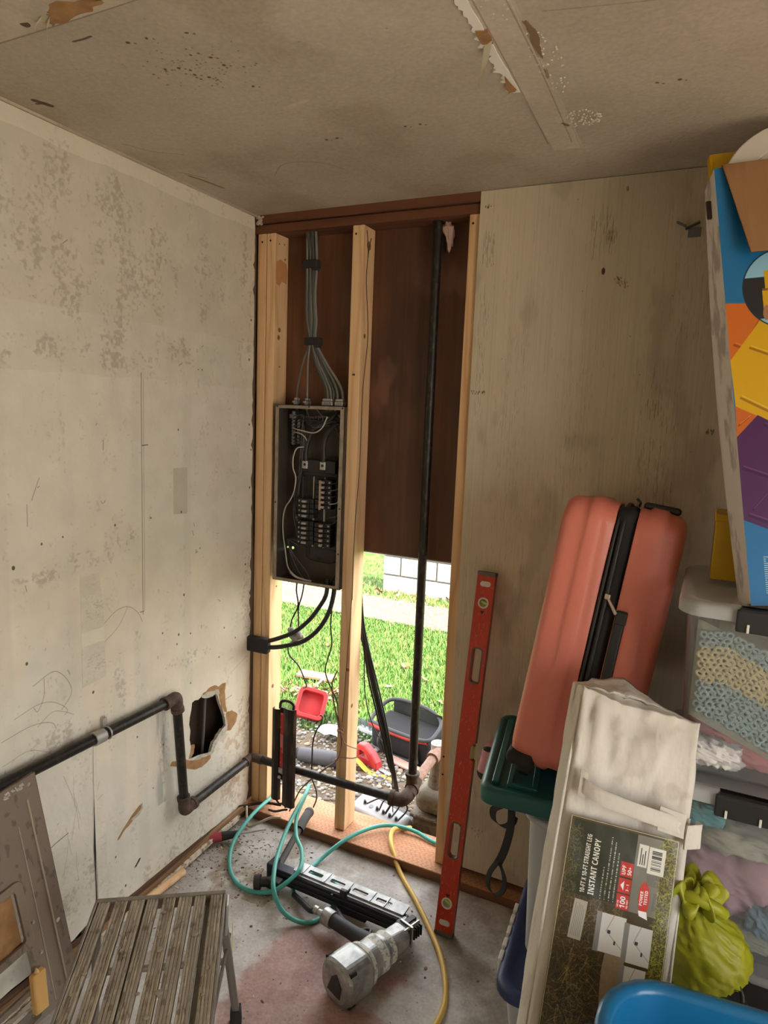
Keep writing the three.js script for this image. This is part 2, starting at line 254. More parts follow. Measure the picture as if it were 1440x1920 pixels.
{ // what the broken hole and the scrapes show: gypsum core, torn face paper, lath
  const R = rng(12);
  const rag = (pts, n = 3, j = .005) => { const out = []; pts.forEach((a, i) => { const b = pts[(i + 1) % pts.length]; for (let k = 0; k < n; k++) { const t = k / n; out.push([a[0] + (b[0] - a[0]) * t + (k ? (R() - .5) * j : 0), a[1] + (b[1] - a[1]) * t + (k ? (R() - .5) * j : 0)]); } }); return out; };
  const flap = (name, pts, mat, th = .0012, off = .0002, n = 3) => mesh(name, prism(rag(pts, n), th).rotateY(-PI / 2).translate(off + th, 0, 0), mat, wallGroup);
  flap('torn_paper', [[.30, .626], [.288, .636], [.25, .645], [.217, .640], [.20, .628], [.185, .634], [.159, .632], [.165, .60], [.160, .545], [.151, .505], [.172, .515], [.188, .553], [.196, .575], [.204, .604], [.222, .615], [.239, .609], [.270, .615]], M.tornPaper);
  flap('torn_paper', [[.153, .503], [.120, .500], [.082, .468], [.095, .440], [.126, .418], [.148, .425], [.160, .436], [.152, .452], [.156, .470]], M.tornPaper);
  flap('torn_paper', [[.247, .370], [.25, .352], [.30, .340], [.338, .348], [.40, .385], [.47, .425], [.455, .435], [.39, .412], [.373, .402], [.34, .388], [.308, .384], [.284, .378]], M.tornPaper);
  flap('gypsum_edge', [[.30, .629], [.27, .632], [.23, .622], [.207, .622], [.196, .60], [.208, .597], [.222, .609], [.239, .603], [.270, .608], [.300, .621]], M.gypsum, .0018, .0006, 4);
  flap('gypsum_edge', [[.188, .548], [.172, .516], [.155, .485], [.148, .455], [.150, .430], [.172, .415], [.205, .405], [.222, .392], [.228, .372], [.247, .366], [.285, .374], [.34, .386], [.31, .392], [.28, .386], [.252, .381], [.243, .396], [.234, .414], [.218, .418], [.207, .431], [.193, .437], [.178, .447], [.160, .452], [.166, .489], [.178, .520]], M.gypsum, .002, .0006, 4);
  flap('torn_paper', [[.372, .406], [.362, .430], [.356, .452], [.335, .446], [.338, .42], [.352, .402]], M.tornPaper, .001, -.004);
  flap('torn_paper', [[.606, .350], [.622, .345], [.66, .322], [.70, .290], [.712, .275], [.69, .29], [.655, .305], [.628, .318], [.61, .330]], M.tornPaper);
  flap('gypsum_edge', [[.602, .352], [.61, .336], [.63, .325], [.655, .316], [.648, .312], [.62, .316], [.60, .332]], M.gypsum, .0014, .0008);
  flap('torn_paper', [[.612, .152], [.622, .150], [.640, .132], [.634, .130]], std(C(.05, .04, .035), .9));
  flap('joint_tape', [[.790, .70], [.800, .70], [.803, .5], [.80, .3], [.796, .11], [.752, .11], [.757, .3], [.762, .45], [.768, .47], [.79, .46]], wallMat, .0016, .0004, 2);
  flap('joint_tape', [[.835, 1.20], [.766, 1.195], [.750, 1.05], [.745, .86], [.835, .85]], wallMat, .0009, .0002, 2);
  const dark = std(C(.03, .026, .02), .95);
  flap('open_joint', [[.803, .47], [.808, .30], [.803, .11], [.800, .11], [.800, .30], [.7985, .47]], dark, .0008, .0003, 2);
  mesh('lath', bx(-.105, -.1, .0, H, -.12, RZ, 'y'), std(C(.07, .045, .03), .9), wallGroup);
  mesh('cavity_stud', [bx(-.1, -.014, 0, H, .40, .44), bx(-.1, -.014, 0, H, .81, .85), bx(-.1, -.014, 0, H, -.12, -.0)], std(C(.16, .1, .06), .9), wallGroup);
  mesh('cavity_wire', tube([[-.05, H, .21], [-.045, .7, .22], [-.04, .5, .24], [-.06, .05, .25]], .006, 30), std(C(.12, .11, .1), .6), wallGroup);
}
struct('wall_left_outside', bx(-.14, -.105, -.25, H + .2, -.12, RZ + .1), std(C(.4, .36, .3), .9));

// ---- ceiling
const cx = x => x / 1.8 * 1280, cz = z => 1280 - z / 1.8 * 1280;
const cInk = inkLayer(1280, 1280, g => {
  const R = rng(17);
  const dot = (x, z, r, a) => { g.globalAlpha = a; g.beginPath(); g.ellipse(cx(x), cz(z), r, r * (.6 + .6 * R()), R() * 3, 0, 7); g.fill(); };
  for (const [x, z] of [[.497, 1.103], [.546, 1.101], [.49, .99], [.522, .983], [.535, .947], [.558, .926], [.637, 1.086], [.625, .957], [.626, .855], [.619, .993], [.865, .536], [.906, .535], [1.468, .552], [1.513, .55], [.629, .532], [.661, .531]]) { dot(x, z, 3.2, .8); dot(x + .012, z - .008, 2, .6); }
  for (let k = 0; k < 120; k++) { const x = .56 + .16 * (R() + R() - 1), z = .98 + .12 * (R() + R() - 1); dot(x, z, .8 + 2.2 * R() * R(), .35 + .4 * R()); }
  for (let k = 0; k < 90; k++) dot(1.7 * R(), 1.4 * R(), .6 + 1.2 * R(), .25);
  const cur = (pts, w, a) => { const c = new THREE.CatmullRomCurve3(pts.map(([x, z]) => V(x, z, 0))).getPoints(40); g.globalAlpha = a; g.lineWidth = w; g.beginPath(); c.forEach((p, i) => i ? g.lineTo(cx(p.x), cz(p.y)) : g.moveTo(cx(p.x), cz(p.y))); g.stroke(); };
  cur([[.061, .706], [.105, .628], [.174, .582]], 2.4, .3); cur([[.331, .348], [.42, .42], [.523, .391], [.57, .314]], 2.2, .28); cur([[.06, .432], [.074, .385], [.09, .30]], 7, .5); cur([[.05, .47], [.10, .40]], 3, .45);
  cur([[.393, 1.148], [.42, 1.147], [.444, 1.149]], 4, .8); cur([[.067, .99], [.075, .97], [.08, .955]], 12, .85); cur([[.055, .975], [.08, .97]], 6, .8);
  cur([[1.197, 1.3], [1.19, .7], [1.178, .30]], 1.8, .35); cur([[1.245, 1.3], [1.25, .75], [1.24, .30]], 1.8, .35); cur([[0, 1.2], [.4, 1.202], [.8, 1.21], [1.2, 1.22]], 2, .4); cur([[1.3, .9], [1.5, .86], [1.7, .84]], 2, .25);
  cur([[1.24, .42], [1.25, .405]], 8, .6);
});
const cPale = inkLayer(1280, 1280, g => {
  g.lineWidth = 10; g.globalAlpha = .75; g.beginPath(); g.moveTo(cx(.628), cz(.729)); g.lineTo(cx(.705), cz(.752)); g.stroke();
  g.globalAlpha = .5; g.fillRect(cx(1.185), cz(1.8), cx(1.262) - cx(1.185), cz(.25) - cz(1.8)); g.fillRect(0, cz(1.45), 1280, cz(1.205) - cz(1.45));
});
const ceilMap = tex(1280, 1280, (u, v, px, py) => {
  let c = lerp3([194, 184, 168], [168, 157, 141], cl(.5 + 1.5 * (fbm(u, v, 5, 5, 5, 141) - .5)));
  const pale = cPale(px, py); c = lerp3(c, [206, 196, 178], pale * (.5 + .5 * ss(.4, .6, fbm(u, v, 20, 20, 3, 142))));
  const dinge = ss(.55, .72, fbm(u, v, 7, 7, 5, 143)); c = lerp3(c, [146, 130, 110], .3 * dinge);
  const sp = fbm(u, v, 260, 260, 2, 144); c = c.map(k => k + 16 * (sp - .5));
  return lerp3(c, [70, 56, 42], cInk(px, py));
}, { rx: 1 / 1.8, ry: 1 / 1.8, wrap: THREE.MirroredRepeatWrapping });
const ceilMat = std(0xffffff, .85, { map: ceilMap, bumpMap: tex(512, 512, (u, v) => 255 * (.5 * fbm(u, v, 10, 10, 4, 145) + .5 * fbm(u, v, 90, 90, 2, 146)), { srgb: false, rx: 1.2, ry: 1.2 }), bumpScale: .0014 });
const ceiling = struct('ceiling', bx(-.14, RX + .1, H, H + .02, -.12, RZ + .1), ceilMat, 'dingy taupe painted ceiling with a peeling joint');
struct('roof', [bx(-.5, RX + .5, H + .18, H + .3, -.45, RZ + .35), bx(-.14, RX + .1, H + .02, H + .18, -.12, -.08), bx(-.14, RX + .1, H + .02, H + .18, RZ + .05, RZ + .1)], std(C(.2, .17, .14), .9));
{
  const R = rng(23), sheet = (name, pts, mat, th, y = H) => mesh(name, prism(pts.map(([x, z]) => [x, -z]), th).rotateX(-PI / 2).translate(0, y - th, 0), mat, ceiling);
  const ragged = (pts, n, j) => { const o = []; pts.forEach((a, i) => { const b = pts[(i + 1) % pts.length]; for (let k = 0; k < n; k++) { const t = k / n; o.push([a[0] + (b[0] - a[0]) * t + (k ? (R() - .5) * j : 0), a[1] + (b[1] - a[1]) * t + (k ? (R() - .5) * j : 0)]); } }); return o; };
  sheet('torn_patch', ragged([[.435, 1.243], [.46, 1.258], [.556, 1.245], [.57, 1.232], [.545, 1.222], [.52, 1.211], [.455, 1.208], [.40, 1.203], [.415, 1.225]], 4, .012), M.tornPaper, .0012);
  sheet('torn_patch', ragged([[.348, 1.236], [.366, 1.232], [.362, 1.222], [.35, 1.222]], 2, .004), std(C(.1, .07, .04), .9), .001);
  // drywall tape along the joint, proud of the board, with flaking rim and bare brown spots
  const tape = []; for (let z = 1.75; z > .25; z -= .02) tape.push([1.184 + .003 * (R() - .5), z]); for (let z = .25; z < 1.75; z += .05) tape.push([1.256 + .004 * (R() - .5), z]);
  sheet('joint_tape', tape, ceilMat, .0016);
  const rim = []; for (let z = 1.6; z > .62; z -= .008) rim.push([1.172 - .010 * R() - (R() < .3 ? .010 * R() : 0), z]); for (let z = .62; z < 1.6; z += .02) rim.push([1.185 + .002 * R(), z]);
  sheet('flaking_rim', rim, std(C(.80, .78, .72), .9), .0035);
  sheet('torn_patch', ragged([[1.170, .892], [1.192, .886], [1.190, .838], [1.168, .842]], 3, .004), M.tornPaper, .0052);
  sheet('torn_patch', ragged([[1.174, .705], [1.182, .636], [1.160, .624], [1.163, .66]], 3, .005), M.tornPaper, .0052);
  sheet('gouge', ragged([[1.258, .885], [1.268, .88], [1.276, .835], [1.268, .77], [1.264, .74], [1.258, .80], [1.262, .84]], 3, .004), std(C(.22, .15, .08), .9), .0022);
  sheet('gouge', ragged([[1.259, .70], [1.263, .69], [1.258, .655], [1.254, .66]], 3, .003), std(C(.3, .23, .14), .9), .0022);
  const curl = (pts, w, th) => { const c = new THREE.CatmullRomCurve3(pts.map(p => V(...p))), n = 10, pos = [], idx = []; for (let i = 0; i <= n; i++) { const p = c.getPoint(i / n), k = w * (1 - .8 * (i / n) ** 1.5); for (const [s, t] of [[-1, 0], [1, 0], [-1, th], [1, th]]) pos.push(p.x + s * k * .8, p.y + t, p.z + s * k * .6); } for (let i = 0; i < n; i++) { const a = i * 4, b = a + 4; idx.push(a, a + 1, b, a + 1, b + 1, b, a + 2, b + 2, a + 3, a + 3, b + 2, b + 3, a, b, a + 2, b, b + 2, a + 2, a + 1, a + 3, b + 1, b + 1, a + 3, b + 3); } const g = new THREE.BufferGeometry(); g.setAttribute('position', new THREE.Float32BufferAttribute(pos, 3)); g.setIndex(idx); g.computeVertexNormals(); return g; };
  mesh('paper_curl', curl([[1.182, H - .004, .846], [1.170, H - .014, .82], [1.156, H - .030, .795], [1.148, H - .052, .785]], .014, .0008), M.palePaper, ceiling);
  mesh('paper_curl', curl([[.42, H - .002, 1.225], [.408, H - .012, 1.222], [.395, H - .022, 1.212], [.385, H - .03, 1.20]], .014, .001), M.palePaper, ceiling);
  mesh('paper_curl', curl([[.41, H - .002, 1.235], [.40, H - .012, 1.238], [.396, H - .02, 1.24]], .007, .001), M.palePaper, ceiling);
  const beads = []; for (let k = 0; k < 240; k++) { const a = R() * 6.28, q = R(); const [x, z, sx, sz] = k < 110 ? [1.285, .43, .05, .05] : k < 170 ? [1.27, .72, .03, .14] : [1.225, 1.0, .03, .12]; beads.push(new THREE.SphereGeometry(.0012 + .0022 * R(), 6, 4).scale(1, .6, 1).translate(x + sx * Math.sqrt(q) * Math.cos(a), H - .0006, z + sz * Math.sqrt(q) * Math.sin(a))); }
  tag(mesh('paint_beads', beads, std(C(.62, .58, .5), .5), ceiling), null, null, null, 'stuff');
}
struct('trim_1', [bx(0, .007, H - .007, H, .0, RZ)], ceilMat, 'paper strip in the corner of ceiling and left wall');

// ---- right-hand part of the back wall: painted plywood
const plyInk = inkLayer(1024, 1600, g => {
  const R = rng(31), X = x => (x - .895) / .8 * 1024, Yp = y => 1600 - (y - .07) / 2.37 * 1600;
  const checks = (x0, x1, y0, y1, n, a) => { for (let k = 0; k < n; k++) { const x = x0 + (x1 - x0) * R(), y = y0 + (y1 - y0) * R(), l = .01 + .05 * R() * R(); g.globalAlpha = a * (.4 + .6 * R()); g.lineWidth = .8 + 1.2 * R(); g.beginPath(); g.moveTo(X(x), Yp(y)); g.lineTo(X(x + .002 * (R() - .5)), Yp(y + l)); g.stroke(); } };
  checks(.9, 1.69, .1, 2.4, 1200, .22); checks(.91, .95, 2.2, 2.3, 50, .5); checks(.91, .945, 1.7, 2.1, 70, .4); checks(1.25, 1.32, 2.2, 2.33, 60, .45); checks(1.30, 1.33, 2.24, 2.28, 26, .6); checks(1.44, 1.55, 1.4, 1.85, 170, .4); checks(1.0, 1.1, 1.2, 2.0, 200, .3); checks(1.18, 1.3, 1.3, 1.9, 150, .25); checks(1.46, 1.52, 1.72, 1.78, 24, .6); checks(1.5, 1.68, 1.9, 2.3, 160, .3); checks(.9, 1.2, .1, 1.2, 320, .3);
  const dot = (x, y, r, a) => { g.globalAlpha = a; g.beginPath(); g.ellipse(X(x), Yp(y), r, r, 0, 0, 7); g.fill(); };
  dot(1.299, 2.167, 7, .95); for (let k = 0; k < 60; k++) dot(1.365 + .022 * (R() - .5) - .03 * (k % 5) / 5, 2.125 + .02 * (R() - .5) + .018 * (k % 5) / 5, 2.5 * R(), .45); dot(1.35, 2.40, 5, .5); for (let k = 0; k < 14; k++) dot(.905 + .03 * R(), 2.385 + .01 * R(), 3 * R(), .7); for (let k = 0; k < 12; k++) dot(1.637 + .03 * (R() - .5), 1.696 + .012 * (R() - .5), 2.5, .5); for (let k = 0; k < 14; k++) dot(.9 + .05 * R(), 1.79 + .01 * R(), 2.4, .6); for (let k = 0; k < 20; k++) dot(1.02 + .05 * (R() - .5), .22 + .03 * (R() - .5), 2.5 * R(), .5); for (let k = 0; k < 40; k++) dot(.9 + .8 * R(), .1 + 2.3 * R(), 2 * R(), .5);
});
const plyMap = tex(1024, 1600, (u, v, px, py) => {
  let c = lerp3([212, 200, 176], [188, 175, 150], cl(.5 + 1.3 * (fbm(u, v, 4, 5, 5, 151) - .5)));
  c = lerp3(c, [182, 170, 146], .3 * ss(.5, .75, fbm(u, v, 160, 5, 4, 152))); c = lerp3(c, [162, 152, 134], .45 * ss(.6, .75, fbm(u, v, 9, 12, 4, 153)));
  return lerp3(c, [84, 70, 52], plyInk(px, py));
}, { rx: 1 / .8, ry: 1 / 2.37, wrap: THREE.MirroredRepeatWrapping });
plyMap.offset.set(-.895 / .8, -.07 / 2.37);
const plyMat = std(0xffffff, .75, { map: plyMap, bumpMap: tex(512, 512, (u, v) => 255 * (.6 * fbm(u, v, 120, 5, 3, 154) + .4 * fbm(u, v, 16, 8, 3, 155)), { srgb: false, rx: 1.6, ry: .7 }), bumpScale: .0018 });
struct('wall_back', bx(.895, RX, .07, H - .002, -.012, 0), plyMat, 'painted plywood sheet with vertical grain');
struct('wall_back_sheathing', [bx(-.14, .89, 1.18, H, -.122, -.106), bx(.885, RX + .1, -.25, H, -.122, -.106)], M.darkWood, 'dark brown stained sheathing at the back of the stud bays');
struct('wall_back_cavity', [bx(.93, .96, .04, 2.37, -.104, -.014), bx(1.3, 1.34, .04, 2.37, -.104, -.014)], M.stud);
mesh('bottom_edge', bx(-.02, .89, 1.176, 1.181, -.123, -.105), std(C(.2, .15, .11), .8), scene.getObjectByName('wall_back_sheathing'));

// ---- framing
struct('trim_2', [bx(-.02, .894, 2.375, 2.405, -.104, -.012, 'x'), bx(-.02, .894, 2.409, H, -.104, -.004, 'x')], M.topPlate, 'dark stained doubled top plate under the ceiling');
{
  const R = rng(41), g = []; for (let k = 0; k < 16; k++) g.push(new THREE.IcosahedronGeometry(.004 + .006 * R(), 0).scale(1.2, .8, .4).translate(.004 + .055 * R() * R(), 2.405 + .03 * R(), -.006 + .006 * R()));
  tag(mesh('plaster_crumbs', g, M.gypsum, scene.getObjectByName('trim_2')), null, null, null, 'stuff');
}
const studNail = (o, pts) => pts.forEach(([x, y, z]) => mesh('nail_head', rod([x, y, z], [x, y, z + .0012], .004, .004, 8), M.blkMatte, o));
const knotM = std(C(.24, .13, .07), .8);
function stud(label, x0, x1, y0, y1, mat, nails) { const o = one('wall_stud', label, 'stud', rb(x0, x1, y0, y1, -.104, -.015, .003), mat, 'studs of the opened wall'); if (nails) studNail(o, nails); return o; }
stud('pale new stud hard against the left wall', .002, .0405, .041, 2.375, M.stud, [[.022, 2.345, -.0152]]);
stud('pale stud on the left of the breaker panel with an orange stain', .0435, .083, .041, 2.375, M.studB, [[.060, 2.348, -.0152]]);
{ const s = scene.getObjectByName('wall_stud_001');
  mesh('orange_stain', prism([[-.02, 2.22], [-.022, 2.27], [-.05, 2.285], [-.09, 2.275], [-.10, 2.24], [-.092, 2.20], [-.06, 2.205], [-.045, 2.185], [-.025, 2.19]], .0006).rotateY(-PI / 2).translate(.0838, 0, 0), std(C(.55, .27, .10), .8), s);
  [rod([.0831, 2.02, -.05], [.0837, 2.02, -.05], .009, .009, 12), rod([.0831, 1.88, -.055], [.0835, 1.88, -.055], .004, .004, 8), rod([.0831, .99, -.06], [.0835, .99, -.06], .005, .005, 8), rod([.0831, 2.34, -.04], [.0835, 2.34, -.04], .004, .004, 8), rod([.0831, 2.345, -.075], [.0835, 2.345, -.075], .004, .004, 8), rod([.0831, 2.29, -.08], [.0835, 2.29, -.08], .005, .005, 8)].forEach(g => mesh('knot', g, knotM, s)); }
stud('pale stud in the middle between breaker panel and riser pipe', .416, .462, .041, 2.375, M.studB, [[.43, 2.345, -.0152], [.44, 1.85, -.0152]]);
{ const s = scene.getObjectByName('wall_stud_002'), dk = std(C(.05, .03, .02), .9);
  [tube([[.4625, 2.36, -.035], [.4628, 2.32, -.045], [.4626, 2.28, -.05], [.4626, 2.2, -.042], [.4626, 2.0, -.07], [.4626, 1.8, -.045], [.4626, 1.5, -.04], [.4626, 1.3, -.02], [.4622, 1.0, -.017]], .0018, 60, 5), tube([[.462, 1.0, -.0148], [.452, .8, -.0148], [.446, .66, -.0148], [.438, .5, -.0148]], .0012, 30, 5), tube([[.4625, 2.34, -.07], [.4628, 2.30, -.055], [.4626, 2.27, -.05]], .002, 12, 5)].forEach(g => mesh('crack', g, dk, s));
  [rod([.4621, 2.31, -.055], [.4627, 2.31, -.055], .016, .016, 14), rod([.455, .72, -.0155], [.455, .72, -.0146], .007, .007, 10), rod([.435, 1.85, -.0155], [.435, 1.85, -.0146], .004, .004, 8)].forEach(g => mesh('knot', g, knotM, s)); }
stud('pale stud at the edge of the painted plywood', .855, .894, .041, 2.375, M.stud, [[.868, 2.345, -.0152], [.868, .47, -.0152], [.868, .40, -.0152]]);
const plate = one('sole_plate', 'reddish incised treated timber plate on the floor under the studs', 'timber', rb(-.02, RX, .002, .04, -.165, .037, .003, 'x'), M.plate);
mesh('dark_edge', bx(-.018, RX - .01, .003, .036, .0365, .0378, 'x'), M.plateEnd, plate);

// ---- floor
const fInk = inkLayer(1024, 1024, g => { const R = rng(51); for (let k = 0; k < 420; k++) { g.globalAlpha = .3 + .4 * R(); g.beginPath(); g.ellipse(1024 * R(), 1024 * R(), .6 + 3 * R() * R(), .6 + 2 * R() * R(), R() * 3, 0, 7); g.fill(); } });
const floorMap = tex(1024, 1024, (u, v, px, py) => {
  const x = u * 1.6, z = v * 1.6;
  let c = lerp3([190, 186, 180], [150, 144, 136], cl(.45 + 1.6 * (fbm(u, v, 6, 6, 5, 161) - .5)));
  c = lerp3(c, [212, 210, 206], .6 * ss(.52, .7, fbm(u, v, 8, 8, 4, 162))); c = lerp3(c, [132, 118, 104], .5 * ss(.55, .7, fbm(u, v, 14, 14, 5, 163)));
  // worn red floor paint, with a ragged outline
  const e = .12 * (fbm(u, v, 9, 9, 5, 164) - .5), rg = fbm(u, v, 40, 40, 4, 168) - .5, inR = ss(-.02, .03, x - .50 + e + .07 * rg - (z - .6) * .18) * ss(.02, -.03, x - .98 + e + .07 * rg) * ss(-.03, .04, z - .44 + e * 2 + .07 * rg) * ss(.34, .56, fbm(u, v, 13, 13, 5, 165) + .10);
  c = lerp3(c, [156, 100, 92], .55 * inR);
  c = lerp3(c, [122, 104, 82], .6 * ss(.5, .66, fbm(u, v, 20, 20, 4, 166)) * (z < .45 && x < .4 ? 1 : .25));
  const sp = fbm(u, v, 250, 250, 2, 167); return lerp3(c.map(k => k + 26 * (sp - .5)), [60, 46, 36], fInk(px, py));
}, { rx: 1 / 1.6, ry: 1 / 1.6, wrap: THREE.MirroredRepeatWrapping });
const floorMat = std(0xffffff, .62, { map: floorMap, bumpMap: noiseBump, bumpScale: .0012 });
struct('floor', bx(-.14, RX + .1, -.2, 0, -.005, RZ + .1), floorMat, 'stained grey concrete slab with worn red paint');
struct('footing', bx(-.14, RX + .1, -.5, 0, -.17, -.005), std(0xffffff, .9, { map: tex(256, 256, (u, v) => lerp3([150, 144, 134], [104, 98, 88], fbm(u, v, 8, 8, 5, 168)), { rx: 2, ry: 2 }) }));

// ---- rest of the room behind the camera: right wall with the wide open door to the drive, rear wall
struct('wall_right', [bx(RX, RX + .1, 0, H, -.1, 1.55), bx(RX, RX + .1, 2.14, H, 1.55, 3.4), bx(RX, RX + .1, 0, H, 3.4, RZ + .1)], plyMat);
struct('wall_rear', bx(-.1, RX, 0, H, RZ, RZ + .1), plyMat);

// ---------------------------------------------------------------- outdoors
const GY = -.12;
const lawnMat = std(0xffffff, .95, { map: tex(512, 512, (u, v) => lerp3(lerp3([70, 104, 38], [42, 70, 24], fbm(u, v, 30, 30, 4, 201)), [136, 128, 74], .5 * ss(.55, .7, fbm(u, v, 8, 8, 4, 202))), { rx: 1.2, ry: 1.2 }) });
struct('ground', [bx(-30, 30, -.5, GY, -30, -.17), bx(-30, -.14, -.5, GY, -.17, 30), bx(-.14, RX + .1, -.5, GY, RZ + .1, 30)], lawnMat, 'lawn ground');
struct('driveway', bx(RX + .1, 30, -.5, -.02, -.3, 30), std(0xffffff, .9, { map: tex(256, 256, (u, v) => lerp3([196, 190, 180], [168, 160, 150], fbm(u, v, 8, 8, 4, 203)), { rx: .5, ry: .5 }) }));
const soil = struct('soil_strip', bx(-3, 3.5, GY, GY + .012, -.95, -.17), std(0xffffff, .95, { map: tex(256, 256, (u, v) => lerp3([112, 98, 80], [66, 54, 40], fbm(u, v, 12, 12, 5, 204)), { rx: 3, ry: 3 }) }));
const path = struct('garden_path', bx(-6, 5, GY, GY + .02, -3.75, -3.08), std(0xffffff, .9, { map: tex(256, 256, (u, v) => lerp3([104, 98, 86], [64, 60, 50], fbm(u, v, 40, 40, 3, 205)), { rx: 1, ry: 1 }) }), 'pale grit path across the lawn');
function scatter(name, geo, mat, n, seed, put, label) {
  const m = new THREE.InstancedMesh(geo, mat, n), R = rng(seed), q = new THREE.Object3D(), c = new THREE.Color();
  for (let i = 0; i < n; i++) { q.rotation.set(0, 0, 0); q.scale.set(1, 1, 1); put(q, R, c); q.updateMatrix(); m.setMatrixAt(i, q.matrix); m.setColorAt(i, c); }
  m.name = name; m.castShadow = m.receiveShadow = true; scene.add(m); return tag(m, label, null, null, 'stuff');
}
{
  const g = new THREE.BufferGeometry(); // a bent, tapering blade
  g.setAttribute('position', new THREE.Float32BufferAttribute([-.0035, 0, 0, .0035, 0, 0, -.0028, .5, .10, .0028, .5, .10, 0, 1, .42].map((v, i) => v), 3)); g.setIndex([0, 1, 2, 1, 3, 2, 2, 3, 4]); g.computeVertexNormals();
  const gm = std(0xffffff, .6, { side: THREE.DoubleSide });
  const blade = (q, R, c) => { q.rotation.set((R() - .5) * .9, R() * 6.28, (R() - .5) * .5, 'YXZ'); const h = .022 + .034 * R(); q.scale.set(.7 + .6 * R(), h, h); const t = R(), d = R() < .12; if (d) c.setRGB(.17, .14, .05); else c.setRGB(.05 + .06 * t, .135 + .09 * t, .02 + .022 * t); };
  const shoreline = x => -1.12 - .12 * Math.sin(x * 3.1) - .08 * Math.sin(x * 7 + 1);
  scatter('lawn_grass', g, gm, 60000, 301, (q, R, c) => { blade(q, R, c); const x = -2.9 + 4.4 * R(); let z = -3.08 + (R() * (3.08 - .95)); if (z > shoreline(x) && R() < .86) z = -3.08 + R() * 1.9; q.position.set(x, GY, z); }, 'short bright green grass of the lawn');
  scatter('far_grass', g, gm, 16000, 302, (q, R, c) => { blade(q, R, c); if (R() < .35) c.setRGB(.34, .28, .12); q.position.set(-4 + 5.5 * R(), GY, -3.72 - R() * (q.position.x < 0 ? 1.6 : .33)); }, 'patchy grass between path and white wall');
  const st = new THREE.IcosahedronGeometry(1, 1); { const p = st.attributes.position; for (let i = 0; i < p.count; i++) { const k = 1 + .22 * n3(p.getX(i) * 2.1 + 5, p.getY(i) * 2.1, p.getZ(i) * 2.1, 7); p.setXYZ(i, p.getX(i) * k, p.getY(i) * k, p.getZ(i) * k); } st.computeVertexNormals(); }
  scatter('gravel', st, std(0xffffff, .9), 7000, 303, (q, R, c) => { const s = .004 + .010 * R() * R(); q.scale.set(s * (1 + .5 * R()), s * .7, s * (1 + .5 * R())); q.rotation.y = R() * 6.3; const x = -1.6 + 3.0 * R(); q.position.set(x, GY + .012 + s * .3, -.18 - .92 * R() ** 1.2); const t = .10 + .24 * R(); R() < .3 ? c.setRGB(t * 1.05, t * .8, t * .55) : c.setRGB(t, t * .94, t * .84); }, 'loose gravel and wood chips along the foot of the wall');
  scatter('path_grit', st, std(0xffffff, .9), 5000, 304, (q, R, c) => { const s = .005 + .008 * R(); q.scale.set(s, s * .6, s); q.position.set(-3.4 + 4.6 * R(), GY + .02, -3.78 + .73 * R()); const t = .09 + .16 * R(); c.setRGB(t, t * .95, t * .86); }, 'pale grit on the garden path');
}
{ // neighbouring building of white painted blocks, each block a part
  const w = thing('block_wall', 'low white painted concrete block wall beyond the lawn', 'wall', [-1.34, GY, -4.06]);
  const mats = [0, 1, 2].map(k => std(C(.36 - .03 * k, .355 - .03 * k, .34 - .03 * k), .85, { bumpMap: noiseBump, bumpScale: .003 }));
  mesh('mortar', bx(.008, 4.6, -.1, .972, -.19, -.018), std(C(.15, .14, .13), .95), w);
  const full = rb(.008, .392, .008, .192, -.18, 0, .008), half = rb(.008, .192, .008, .192, -.18, 0, .008);
  for (const g of [full, half]) prep(g);
  const F = prep(full), Hf = prep(half);
  for (let r = 0; r < 5; r++) for (let k = 0; k < 12; k++) { const odd = r % 2, m = new THREE.Mesh(odd && k === 0 ? Hf : F, mats[(r * 5 + k * 3) % 3]); if (k === 11 && odd) continue; m.name = 'block'; m.castShadow = m.receiveShadow = true; m.position.set(odd ? (k ? k * .4 - .2 : 0) : k * .4, r * .2 - .02, 0); w.add(m); }
  const s = thing('board_fence', 'pale grey horizontal board siding left of the white block wall', 'siding', [-6, GY, -5.7]);
  const bm = std(C(.55, .55, .54), .7); for (let r = 0; r < 6; r++) mesh('board', rb(0, 5.6, .16 + r * .19, .16 + r * .19 + .175, -.03, 0, .006, 'x'), bm, s);
  mesh('backing', bx(.02, 5.58, 0, 1.3, -.1, -.03), std(C(.16, .15, .14), .9), s);
}
